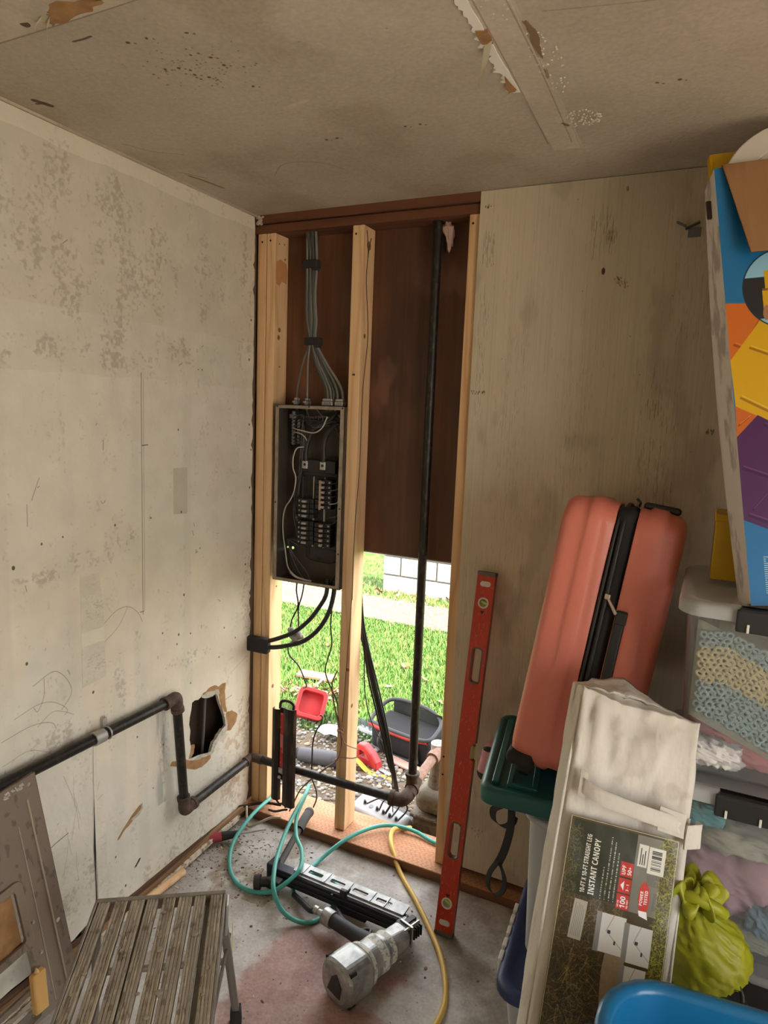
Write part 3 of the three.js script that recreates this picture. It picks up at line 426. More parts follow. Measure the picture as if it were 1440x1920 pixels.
{ // fallen leaves, each its own
  const leafG = (seed, curl) => { const R = rng(seed), pos = [], idx = [], n = 7; for (let i = 0; i <= n; i++) { const t = i / n, wd = Math.sin(t * PI) ** .8 * (.36 + .14 * Math.sin(t * 19 + seed)); for (const s of [-1, -.5, 0, .5, 1]) pos.push(s * wd, .28 * curl * (s * s) + .25 * curl * Math.sin(t * 5 + seed) + .03 * R(), t - .5); } for (let i = 0; i < n; i++) for (let k = 0; k < 4; k++) { const a = i * 5 + k; idx.push(a, a + 1, a + 5, a + 1, a + 6, a + 5); } const g = new THREE.BufferGeometry(); g.setAttribute('position', new THREE.Float32BufferAttribute(pos, 3)); g.setIndex(idx); g.computeVertexNormals(); return prep(g); };
  const gs = [leafG(1, .6), leafG(2, 1), leafG(3, .3), leafG(4, 1.2)], ms = [[.27, .18, .11], [.17, .10, .06], [.38, .29, .20], [.10, .06, .035]].map(c => std(C(...c), .8, { side: THREE.DoubleSide }));
  const R = rng(77), spot = [];
  for (const [x, z] of [[.02, -1.95], [.1, -1.62], [-.14, -1.72], [.36, -1.56], [.25, -1.66], [-.2, -2.1], [.3, -1.4], [-.55, -1.5], [.18, -2.5], [-.9, -2.2], [-.3, -2.6], [.44, -2.0]]) spot.push([x, z, .045 + .03 * R(), 0]);
  for (let k = 0; k < 46; k++) { const t = R(); spot.push([-.72 + .46 * t + .06 * (R() - .5), -1.28 - .16 * t + .16 * (R() - .5), .03 + .03 * R(), .03 * R()]); }
  for (let k = 0; k < 16; k++) spot.push([-2.2 + 2.4 * R(), -3.85 - .25 * R(), .05 + .03 * R(), 0]);
  spot.forEach(([x, z, s, up], i) => { const far = z < -3.5, pile = i >= 12 && !far, m = new THREE.Mesh(gs[i % 4], ms[(i * 7 + (i >> 2)) % 4]); m.name = numbered('fallen_leaf'); m.castShadow = m.receiveShadow = true; m.position.set(x, GY + .034 + up, z); m.rotation.set((R() - .5) * .7, R() * 6.28, (R() - .5) * .7); m.scale.setScalar(s); scene.add(m); tag(m, pile ? 'curled dry leaf in the drift at the edge of the lawn' : far ? 'dry leaf on the rough grass before the white wall' : 'single dry leaf lying on the green lawn', 'leaf', pile ? 'leaves drifted together' : far ? 'leaves by the white wall' : 'scattered leaves on the lawn'); });
}
{ // open tool bag
  const t = thing('tool_bag', 'open black tool bag with red lining beyond the riser pipe', 'bag', [.30, GY, -1.02]); t.rotation.y = -.16;
  const fab = std(0xffffff, .85, { map: tex(128, 128, (u, v) => lerp3([30, 29, 32], [14, 14, 16], fbm(u, v, 30, 30, 3, 211)), { rx: 8, ry: 8 }) }), red = std(C(.42, .03, .025), .7), grey = std(C(.035, .035, .038), .7);
  const body = warp(rb(-.19, .19, .012, .165, -.10, .10, .035, null, 6), v => { v.z *= 1 + .10 * Math.sin(v.x * 14) * cl(v.y * 8); v.y += .010 * Math.sin(v.x * 17 + v.z * 30); v.x *= 1 - .06 * ss(.1, .0, v.y); });
  mesh('body', body, fab, t);
  mesh('lining', [bx(-.17, .17, .13, .155, -.08, .06)], std(C(.010, .010, .011), .9), t);
  mesh('red_band', tube([[-.185, .155, .10], [-.1, .150, .112], [0, .146, .108], [.1, .150, .114], [.185, .156, .10]], .013, 30), red, t);
  mesh('mouth_frame', tube([[-.185, .165, .10], [-.195, .19, .03], [-.17, .235, -.06], [-.1, .245, -.09], [.1, .23, -.09], [.17, .205, -.06], [.195, .18, .03], [.185, .165, .10], [0, .160, .112], [-.185, .165, .10]], .011, 70), grey, t);
  mesh('flap', warp(new THREE.PlaneGeometry(.34, .11, 12, 6), v => { const y = v.y; v.z = -.092 + .02 * Math.sin(v.x * 12) + .03 * (y + .05); v.y = .18 + y; }), std(C(.016, .018, .016), .8, { side: THREE.DoubleSide }), t);
  for (const g of [tube([[.10, .15, .115], [.12, .10, .125], [.13, .03, .118]], .016, 16), tube([[-.09, .14, .12], [-.10, .08, .13], [-.08, .03, .118]], .012, 16)]) mesh('strap', g, grey, t);
  mesh('base_piping', tube([[-.18, .02, .09], [0, .018, .105], [.18, .02, .09]], .012, 20), M.blk, t);
}
{ const red = std(C(.42, .02, .022), .45);
  const t = thing('red_tray', 'red moulded plastic tray tilted on the grass', 'tray', [-.36, GY, -1.02]); t.rotation.set(-.75, .55, .12);
  mesh('shell', prism(slot(0, .10, .17, .17, .03), .05, [slot(0, .10, .14, .14, .025)], .004).translate(0, .02, 0), red, t); mesh('floor', rb(-.08, .08, .04, .20, -.006, .006, .005), red, t);
  const c = thing('red_handled_saw', 'red looped tool handle on the gravel beside the middle stud', 'tool', [.19, GY, -.80]); c.rotation.y = -.35;
  mesh('handle', prism([[-.08, .02], [-.085, .07], [-.06, .105], [-.02, .11], [.03, .085], [.07, .05], [.075, .02]], .032, [[[-.055, .045], [-.06, .075], [-.045, .085], [-.01, .078], [.02, .055], [.02, .045]].reverse()], .006), red, c);
  mesh('blade', rb(.04, .16, .012, .022, 0, .025, .003), M.steel, c);
  const g = thing('grinder', 'grey bodied power tool lying behind the gas pipe', 'tool', [-.02, GY, -.66]); g.rotation.y = .25;
  const gm = std(C(.05, .048, .055), .6);
  mesh('body', [rod([-.13, .055, 0], [.05, .05, 0], .034, .042, 18), rod([.05, .05, 0], [.09, .05, 0], .042, .036, 18)], gm, g); mesh('collar', rod([.085, .05, 0], [.098, .05, 0], .041, .041, 18), M.blk, g); mesh('battery', rb(.10, .17, .015, .09, -.035, .035, .01), std(C(.34, .34, .36), .6), g); mesh('plug_end', [rod([-.17, .055, 0], [-.13, .055, 0], .022, .028, 12), rod([-.15, .055, 0], [-.145, .055, 0], .03, .03, 12)], M.blkMatte, g);
  const y = thing('tape_measure', 'yellow tape measure with its blade pulled out over the gravel', 'tape measure', [.13, GY, -.72]); y.rotation.y = -.06;
  const ym = std(C(.72, .5, .05), .5); mesh('case', rb(-.045, .0, .012, .07, -.022, .022, .012), ym, y); mesh('blade', warp(new THREE.BoxGeometry(.44, .0015, .036, 24, 1, 4).translate(.2, .05, 0), v => { v.y = .055 - .05 * ss(0, .1, v.x) + .004 * Math.sin(v.x * 12) - (v.z * v.z) * 8 + .006; }), std(C(.82, .62, .10), .5), y);
  one('plastic_sheet', 'crumpled white plastic scrap on the grass', 'plastic', warp(new THREE.PlaneGeometry(.22, .13, 12, 8).rotateX(-PI / 2), v => { v.y = .02 + .03 * vn(v.x * 30 + 5, v.z * 30 + 5, 99, 99, 4); }).translate(-.10, GY + .03, -.93), std(C(.42, .43, .46), .4, { side: THREE.DoubleSide }));
  const b = thing('hand_brush', 'grey bristle brush head lying left of the tool bag', 'brush', [.05, GY, -1.08]); b.rotation.y = -.2; mesh('block', rb(-.09, .04, .02, .045, -.02, .02, .006), std(C(.5, .53, .55), .6), b); const R = rng(8), br = []; for (let k = 0; k < 70; k++) { const x = -.085 + .12 * R(), z = -.018 + .036 * R(); br.push(rod([x, .045, z], [x - .004, .085 + .01 * R(), z + .006 * (R() - .5)], .0014, .001, 4)); } tag(mesh('bristles', br, std(C(.22, .25, .27), .8), b), null, null, null, 'stuff');
  one('wood_offcut', 'weathered board offcut lying on the lawn left of the wires', 'board', rb(-.16, .10, 0, .02, -.05, .05, .004, 'x').rotateY(.12).translate(-.62, GY + .03, -1.62), std(0xffffff, .9, { map: woodTex([140, 116, 94], [104, 82, 62], 221, { knots: 1 }) }));
  one('cardboard_scrap', 'red printed carton scrap on the gravel under the tool bag', 'carton', rb(-.11, .13, 0, .012, -.03, .03, .004).rotateY(-.25).translate(.36, GY + .02, -.85), std(C(.5, .3, .24), .8));
}
{ // grey outlet strip lying on its side with cables plugged in
  const d = thing('outlet_strip', 'grey outlet strip outside the sole plate with black plugs in its face', 'power strip', [.53, GY, -.275]); d.rotation.set(0, -.28, 0);
  const gm = std(C(.36, .37, .38), .5), dk = std(C(.07, .07, .075), .6);
  mesh('housing', [rb(-.15, .13, .012, .150, -.055, .055, .022, null, 4).rotateX(.25)], gm, d);
  mesh('back_shell', rb(-.115, .17, .012, .115, -.095, -.05, .012, null, 3).rotateX(.25), dk, d);
  for (let k = 0; k < 6; k++) { const x = -.09 + k * .036; mesh('socket', rod([x, .1495, .004], [x, .1512, .004], .011, .011, 14).rotateX(.25), std(C(.2, .2, .21), .6), d); if (k !== 1) mesh('plug', rod([x, .1512, .004], [x, .166, .004], .007, .005, 10).rotateX(.25), M.blk, d); }
}
{ // gas meter set: regulator body with pipe stub and cap
  const g = thing('gas_meter', 'weathered grey gas meter outside the wall with capped pipe on top', 'meter', [.775, GY, -.32]);
  const gm = std(0xffffff, .8, { map: tex(256, 256, (u, v) => lerp3(lerp3([122, 114, 96], [84, 76, 62], fbm(u, v, 6, 6, 4, 231)), [86, 66, 44], .7 * ss(.6, .72, fbm(u, v, 14, 14, 4, 232))), { rx: 5, ry: 5 }), bumpMap: noiseBump, bumpScale: .002 });
  mesh('body', [rb(-.115, .13, .0, .17, -.09, .09, .025, null, 4), rb(-.12, .135, .17, .185, -.095, .095, .006), rb(-.112, .127, .185, .29, -.085, .085, .045, null, 5)], gm, g);
  mesh('neck', [rod([-.03, .28, 0], [-.035, .36, 0], .05, .033, 18), rod([-.035, .36, 0], [-.04, .44, 0], .033, .029, 18)], gm, g);
  mesh('cap', [rod([-.04, .44, 0], [-.041, .475, 0], .031, .031, 18), rod([-.041, .475, 0], [-.041, .477, 0], .016, .016, 12)], M.zinc, g);
  mesh('bolt', [-.09, .0, .09].map(x => rod([x, .178, .09], [x, .178, .105], .009, .008, 6)), M.rust, g);
}

// ---------------------------------------------------------------- pipes
{
  const p = thing('gas_pipe', 'black steel gas pipe bending down the left wall and across the opening', 'pipe', [.03, 0, .43]);
  const L = (a) => [a[0] - .03, a[1], a[2] - .43], seg = (n, a, b, r) => mesh(n, rod(L(a), L(b), r, r, 20), M.pipe, p);
  seg('pipe', [.034, .69, 2.6], [.034, .69, .83], .0172); seg('pipe', [.034, .69, .79], [.034, .69, .49], .0172); seg('pipe', [.034, .66, .468], [.034, .27, .432], .0168); seg('pipe', [.034, .245, .40], [.034, .262, .045], .0165);
  seg('pipe', [.07, .268, .03], [.69, .272, .022], .0165);
  const elbow = (pts, r = .0225) => mesh('elbow', [tube(pts.map(L), r, 20, 16), rod(L(pts[0]), L(pts[0].map((v, i) => v + (pts[0][i] - pts[1][i]) * .35)), r * 1.12, r * 1.12, 16), rod(L(pts[2]), L(pts[2].map((v, i) => v + (pts[2][i] - pts[1][i]) * .35)), r * 1.12, r * 1.12, 16)], M.rust, p);
  elbow([[.034, .69, .515], [.034, .692, .474], [.034, .652, .466]], .021); elbow([[.034, .285, .434], [.034, .243, .428], [.034, .246, .39]], .021); elbow([[.034, .262, .06], [.036, .266, .034], [.075, .268, .03]], .018);
  mesh('union', [rod(L([.034, .69, .83]), L([.034, .69, .79]), .022, .022, 8)], M.zinc, p);
  mesh('pipe_strap', [new THREE.TorusGeometry(.0195, .003, 6, 24).translate(...L([.034, .69, .775])), rb(-.018, -.006, .70, .735, .335, .352, .002)], M.zinc, p);
  // tee where the run meets the riser and turns out through the wall
  mesh('elbow', [tube([[.68, .272, .022], [.722, .273, .018], [.735, .278, -.02]].map(L), .026, 20, 16), rod(L([.678, .272, .0222]), L([.694, .272, .022]), .03, .03, 16)], M.rust, p);
  mesh('tee', [tube([[.735, .278, -.02], [.735, .29, -.06], [.735, .305, -.09]].map(L), .024, 14, 16), rod(L([.734, .285, -.045]), L([.734, .287, -.055]), .029, .029, 16), rod(L([.729, .29, -.06]), L([.729, .345, -.06]), .024, .024, 16), rod(L([.729, .335, -.06]), L([.729, .347, -.06]), .028, .028, 16)], M.rust, p);
  mesh('nipple', [rod(L([.735, .30, -.085]), L([.745, .335, -.30]), .019, .019, 16), rod(L([.742, .325, -.235]), L([.743, .329, -.26]), .027, .027, 16)], std(0xffffff, .75, { map: tex(128, 128, (u, v) => lerp3([168, 130, 112], [110, 84, 72], fbm(u, v, 10, 10, 4, 241)), { rx: 8, ry: 8 }) }), p);
  one('riser_pipe', 'long black vertical riser pipe in the right stud bay', 'pipe', [rod([.729, .338, -.06], [.726, 2.374, -.06], .0165, .0165, 20)], M.pipe);
  mesh('foam_blob', warp(new THREE.IcosahedronGeometry(.022, 3), v => { const k = 1 + .7 * n3(v.x * 60, v.y * 60, v.z * 60, 3); v.multiplyScalar(k); v.y *= 1.2; if (v.y < 0) { v.y *= 2.6; v.x *= .55; v.x += .012; } }).translate(.750, 2.35, -.085), std(C(.5, .33, .28), .9), scene.getObjectByName('riser_pipe'));
}
{ // dark steel bracket hung on the pipe, in front of the left stud
  const b = thing('steel_bracket', 'dark steel two-railed bracket hanging in front of the gas pipe', 'bracket', [.225, .13, .062]); b.rotation.y = -.08;
  const dm = std(0xffffff, .5, { map: tex(256, 512, (u, v) => lerp3([44, 36, 30], [92, 74, 58], ss(.45, .8, fbm(u, v, 14, 4, 4, 251))), { rx: 5, ry: 3 }), metalness: .4 });
  const rail = (x0, x1, y0, y1, n) => mesh(n, prism([[x0, 0], [x0 + .004, .014], [(x0 + x1) / 2, .019], [x1 - .004, .014], [x1, 0], [x1 - .004, 0], [x1 - .007, .01], [(x0 + x1) / 2, .0145], [x0 + .007, .01], [x0 + .004, 0]], y1 - y0).rotateX(PI / 2).translate(0, y1, 0), dm, b);
  rail(-.062, -.022, .012, .40, 'rail'); rail(-.006, .052, .0, .415, 'rail');
  mesh('web', [rb(-.06, .05, .012, .395, -.004, .002, .002).translate(0, 0, -.004)].slice(0, 0).concat([rb(-.03, .0, .30, .405, -.006, 0, .002), rb(-.03, .0, .10, .145, -.006, .004, .002)]), dm, b);
  mesh('red_strip', rb(-.024, -.004, .155, .385, .002, .006, .001), std(0xffffff, .6, { map: tex(32, 256, (u, v) => fbm(u, v, 2, 10, 2, 255) > .52 ? [206, 60, 56] : [232, 130, 130], { rx: 10, ry: 4 }) }), b);
  mesh('hook', [tube([[-.03, .40, 0], [-.03, .425, -.004], [-.01, .435, -.006], [.02, .435, -.006], [.035, .425, -.004], [.035, .41, 0]], .006, 20), tube([[-.045, .012, .004], [-.02, -.004, .006], [.0, .004, .006], [.012, -.012, .006]], .004, 16)], dm, b);
  mesh('clamp', [rb(-.028, -.004, .13, .155, -.01, .012, .003), ball([-.02, .115, .01], .008), ball([-.016, .145, .012], .007)], M.zinc, b);
}

// ---------------------------------------------------------------- breaker panel
const X0 = .108, X1 = .416, Y0 = 1.037, Y1 = 1.733;
{
  const p = thing('breaker_panel', 'open grey breaker panel with bare wiring between the left studs', 'breaker panel', [X0, Y0, -.09]);
  const L = ([x, y, z]) => [x - X0, y - Y0, z + .09], W = X1 - X0, Hh = Y1 - Y0, D = .094;
  const paint = std(0xffffff, .55, { map: tex(256, 512, (u, v) => lerp3([86, 77, 67], [58, 50, 43], cl(.4 + 1.4 * (fbm(u, v, 6, 6, 5, 261) - .5))), { rx: 2.5, ry: 1.3 }), metalness: .2 });
  const back = prism([[0, 0], [W, 0], [W, Hh], [0, Hh]], .002, [circ(.034, .118, .006), circ(.009, .118, .004)]);
  mesh('back', back, paint, p);
  mesh('side', [bx(0, .002, 0, Hh, 0, D), bx(W - .002, W, 0, Hh, 0, D), bx(0, W, 0, .002, 0, D), bx(0, W, Hh - .002, Hh, 0, D)], paint, p);
  const lip = std(0xffffff, .5, { map: tex(128, 512, (u, v) => lerp3([172, 158, 140], [118, 106, 92], cl(.3 + 1.2 * (fbm(u, v, 6, 20, 4, 263) - .4))), { rx: 8, ry: 1.5 }), metalness: .15 });
  mesh('front_lip', prism([[0, 0], [W, 0], [W, Hh], [0, Hh]], .003, [[[.016, .012], [W - .018, .012], [W - .018, Hh - .014], [.016, Hh - .014]].reverse()]).translate(0, 0, D - .003), lip, p);
  mesh('lip_screw', [[.009, Hh - .007], [W - .009, Hh - .007], [W / 2, Hh - .006], [.008, Hh * .45], [W - .009, Hh * .45], [W - .009, Hh * .2]].map(([x, y]) => rod([x, y, D], [x, y, D + .002], .0032, .0032, 8)), M.blkMatte, p);
  const blk = std(C(.016, .015, .014), .55);
  const nb = mesh('neutral_bar', [rb(.018, .082, .530, .680, .003, .018, .003), bx(.018, .03, .50, .54, .003, .012)], blk, p);
  mesh('terminal_strip', [rb(.036, .045, .54, .672, .018, .030, .002), rb(.060, .067, .545, .640, .018, .028, .002)], M.zinc, nb);
  const sc = []; for (let k = 0; k < 11; k++) sc.push(rod([.0405, .548 + k * .0115, .030], [.0405, .548 + k * .0115, .034], .0038, .0038, 8)); for (let k = 0; k < 8; k++) sc.push(rod([.0635, .552 + k * .0115, .028], [.0635, .552 + k * .0115, .031], .003, .003, 8)); sc.push(rb(.026, .056, .644, .660, .026, .036, .002));
  mesh('terminal_screw', sc, M.steel, nb);
  const lug = mesh('main_lug_block', [rb(.098, .252, .438, .488, .003, .052, .004), rb(.095, .255, .425, .445, .003, .04, .003), rb(.215, .25, .43, .50, .003, .03, .003)], blk, p);
  for (const x of [.118, .198]) { const l = mesh('lug', rb(x - .012, x + .012, .452, .482, .045, .060, .002), M.steel, lug); l.name = 'lug'; mesh('lug_screw', [rod([x, .468, .060], [x, .468, .0615], .0055, .0055, 10), rod([x + .004, .444, .045], [x + .004, .444, .054], .004, .004, 8)], M.blkMatte, lug); }
  mesh('bus_base', [rb(.085, .262, .135, .425, .003, .022, .003), rb(.098, .104, .33, .42, .02, .045, .001), rb(.248, .254, .25, .42, .02, .04, .001), rb(.12, .24, .085, .135, .003, .012, .004)], std(C(.03, .027, .024), .6), p);
  mesh('bus_bar', [rb(.14, .146, .14, .42, .02, .03, .001), rb(.19, .196, .14, .42, .02, .03, .001)], M.zinc, p);
  const bodyG = prep(rb(-.036, .036, -.0088, .0088, 0, .040, .002)), ledge = prep(rb(-.018, .008, -.0085, .0085, .04, .047, .002)), hd = prep(rb(-.006, .006, -.0048, .0048, .045, .057, .0015)), wide = prep(rb(-.010, .010, -.0042, .0042, .045, .055, .0015));
  const hm = [std(C(.42, .31, .26), .6), std(C(.36, .33, .3), .6)];
  const breaker = (x, y, s, kind) => { const o = new THREE.Group(); o.name = 'breaker'; o.position.set(x, y, .022); p.add(o); const put = (n, g, m) => { const q = new THREE.Mesh(g, m); q.name = n; q.scale.x = s; q.castShadow = q.receiveShadow = true; o.add(q); return q; };
    put('case', bodyG, blk); put('step', ledge, blk); if (kind < 2) put('handle', kind ? wide : hd, hm[kind]); if (kind === 2) { put('handle', wide, hm[0]); }
    const t = put('terminal', prep(rod([.028, 0, .040], [.028, 0, .0425], .0035, .0035, 8)), M.zinc); return t; };
  for (let k = 0; k < 5; k++) { breaker(.128, .238 - k * .0192, -1, 1); breaker(.206, .236 - k * .0192, 1, 0); }
  for (let k = 0; k < 6; k++) breaker(.206, .405 - k * .0192, 1, 2);
  for (let k = 0; k < 4; k++) breaker(.128, .325 - k * .0192, -1, k === 1 ? 0 : 1);
  mesh('handle_tie', [0, 1, 2].map(k => rb(.196, .201, .379 - k * .0384 - .004, .405 - k * .0384 + .008, .066, .078, .001)), hm[0], p);
  mesh('pull_tab', [prism([[-.012, 0], [.012, 0], [0, -.016]], .003).translate(.168, .098, .014)], M.blkMatte, p);
  mesh('deck_line', [tube([[.10, .14, .006], [.108, .088, .008], [.16, .078, .008], [.235, .082, .008], [.25, .14, .006]], .0016, 30, 5)], M.blkMatte, p);
  // feeders and branch wires inside the box
  const wire = (n, pts, r, mat) => mesh(n, tube(pts, r, pts.length * 7, 7), mat, p);
  const wk = std(C(.02, .02, .022), .5), ww = std(C(.5, .46, .4), .6), wg = std(C(.09, .085, .078), .6);
  wire('feeder', [[.25, .68, .035], [.22, .645, .045], [.165, .615, .05], [.135, .58, .05], [.118, .52, .052], [.118, .48, .052]], .0085, wk);
  wire('feeder', [[.285, .60, .035], [.255, .63, .045], [.215, .595, .05], [.198, .55, .052], [.20, .50, .052], [.198, .48, .052]], .0085, wk);
  wire('feeder', [[.275, .645, .03], [.20, .655, .04], [.12, .65, .035], [.06, .655, .03]], .005, wg);
  const RR = rng(91);
  for (let k = 0; k < 9; k++) { const y0 = .548 + k * .013; wire('branch_wire', [[.045, y0, .034], [.085 + .02 * RR(), y0 + .005, .05], [.10 + .015 * RR(), y0 - .04, .055], [.085 + .012 * RR(), .42 + .05 * RR(), .048], [.055 + .03 * RR(), .36 + .05 * RR(), .04], [.05 + .03 * RR(), .25 + .05 * RR(), .035], [.085, .238 - (k % 5) * .0192, .05]], .0021, [wg, wk, wk, wg, wk][k % 5]); }
  for (let k = 0; k < 7; k++) { const y0 = .40 - k * .026; wire('branch_wire', [[.236, y0, .063], [.262 + .01 * RR(), y0 + .01, .06], [.275 + .008 * RR(), y0 + .06, .05], [.272, .52 + .03 * RR(), .04], [.25 + .03 * RR(), .64, .03], [.22 + .06 * RR(), .688, .03]], .002, [wk, wg, wk, ww][k % 4]); }
  for (let k = 0; k < 6; k++) wire('branch_wire', [[.06 + .02 * k, .688, .02 + .008 * k], [.09 + .02 * k, .64 + .01 * RR(), .05], [.13 + .02 * RR(), .60 + .04 * RR(), .055], [.20 + .05 * RR(), .61 + .03 * RR(), .05], [.27, .56 + .05 * RR(), .045]], .0021, [wk, wk, wg][k % 3]);
  wire('white_wire', [[.046, .605, .036], [.10, .598, .056], [.16, .593, .06], [.19, .61, .06], [.212, .655, .055]], .0026, ww);
  wire('white_wire', [[.046, .59, .036], [.09, .588, .058], [.115, .575, .06], [.128, .553, .055]], .0022, ww);
  wire('white_wire', [[.112, .536, .058], [.085, .53, .064], [.070, .50, .066], [.069, .45, .066], [.078, .415, .06], [.072, .36, .06], [.05, .32, .055], [.026, .29, .05], [.016, .25, .05], [.016, .19, .05], [.032, .12, .055], [.05, .05, .06], [.072, .026, .062]], .0026, ww);
  mesh('wire_sheath', tube([[.065, .032, .064], [.09, .018, .066], [.13, .010, .066], [.16, .006, .06]], .005, 20), ww, p);
  for (let k = 0; k < 4; k++) wire('branch_wire', [[.09, .17 - .01 * k, .05], [.05 - .006 * k, .16, .045], [.045 + .006 * k, .10, .04], [.075 + .02 * k, .03, .045], [.12 + .01 * k, .004, .05]], .0021, [wk, wg][k % 2]);
  wire('branch_wire', [[.25, .14, .04], [.275, .10, .045], [.268, .06, .05], [.25, .02, .05], [.23, .004, .05]], .003, wk); wire('branch_wire', [[.262, .16, .04], [.285, .10, .045], [.276, .03, .05], [.25, .004, .05]], .003, wk);
}
// cables that come down to the panel, strapped twice
{
  const cm = [std(C(.10, .11, .10), .6), std(C(.17, .18, .165), .6), std(C(.06, .064, .06), .6)];
  const ends = [[.172, .2], [.221, 0], [.30, .4], [.31, .1], [.322, .3], [.334, .2], [.352, .1], [.372, .3]];
  const which = ['thin grey cable fanning out furthest left above the breaker panel', 'second thin grey cable from the left above the panel', 'thick grey cable leftmost in the larger clamp on the panel', 'second thick grey cable in the larger clamp on the panel', 'third thick grey cable in the larger clamp on the panel', 'rightmost thick grey cable in the larger clamp on the panel', 'left grey cable of the smaller clamp on the panel', 'outermost right grey cable fanning to the panel corner'];
  ends.forEach(([x, z], k) => one('electrical_cable', which[k], 'cable', tube([[.196 + .006 * k, 2.40, -.055 + .006 * (k % 3)], [.199 + .007 * k, 2.26, -.055 + .007 * (k % 2)], [.205 + .0055 * k, 2.14, -.05], [.210 + .006 * k, 2.05, -.048], [.224 + .0042 * k, 1.975, -.05 + .006 * (k % 2)], [.224 + .004 * k + (x - .24) * .35, 1.90, -.045], [x, 1.79, -.045 - .02 * z], [x, 1.715, -.045 - .02 * z]], k < 2 ? .0036 : .0052, 60, 8), cm[k % 3], 'cables of the bundle'));
  for (const [y, x, l] of [[2.26, .224, 'black strap around the cable bundle near the top plate'], [1.976, .241, 'black strap around the cable bundle where it fans out']]) one('cable_strap', l, 'strap', [rb(x - .034, x + .032, y - .016, y + .014, -.068, -.034, .005), rb(x + .012, x + .03, y - .026, y - .01, -.06, -.036, .003)], M.blkMatte);
  const cl_ = (x, w, l) => { const c = thing('cable_clamp', l, 'clamp', [x, Y1, -.05]); mesh('collar', [rb(-w, w, 0, .018, -.016, .016, .004), rb(-w * .9, w * .9, .018, .028, -.013, .013, .004)], M.zinc, c); mesh('screw', [rod([-w * .5, .012, .016], [-w * .5, .012, .022], .004, .004, 8), rod([w * .5, .012, .016], [w * .5, .012, .022], .004, .004, 8)], M.steel, c); };
  cl_(.315, .024, 'larger grey cable clamp on top of the breaker panel'); cl_(.366, .018, 'smaller grey cable clamp at the right end of the panel top'); cl_(.172, .008, 'tiny clamp at the leftmost cable on the panel top'); cl_(.221, .008, 'tiny clamp at the second thin cable on the panel top');
}
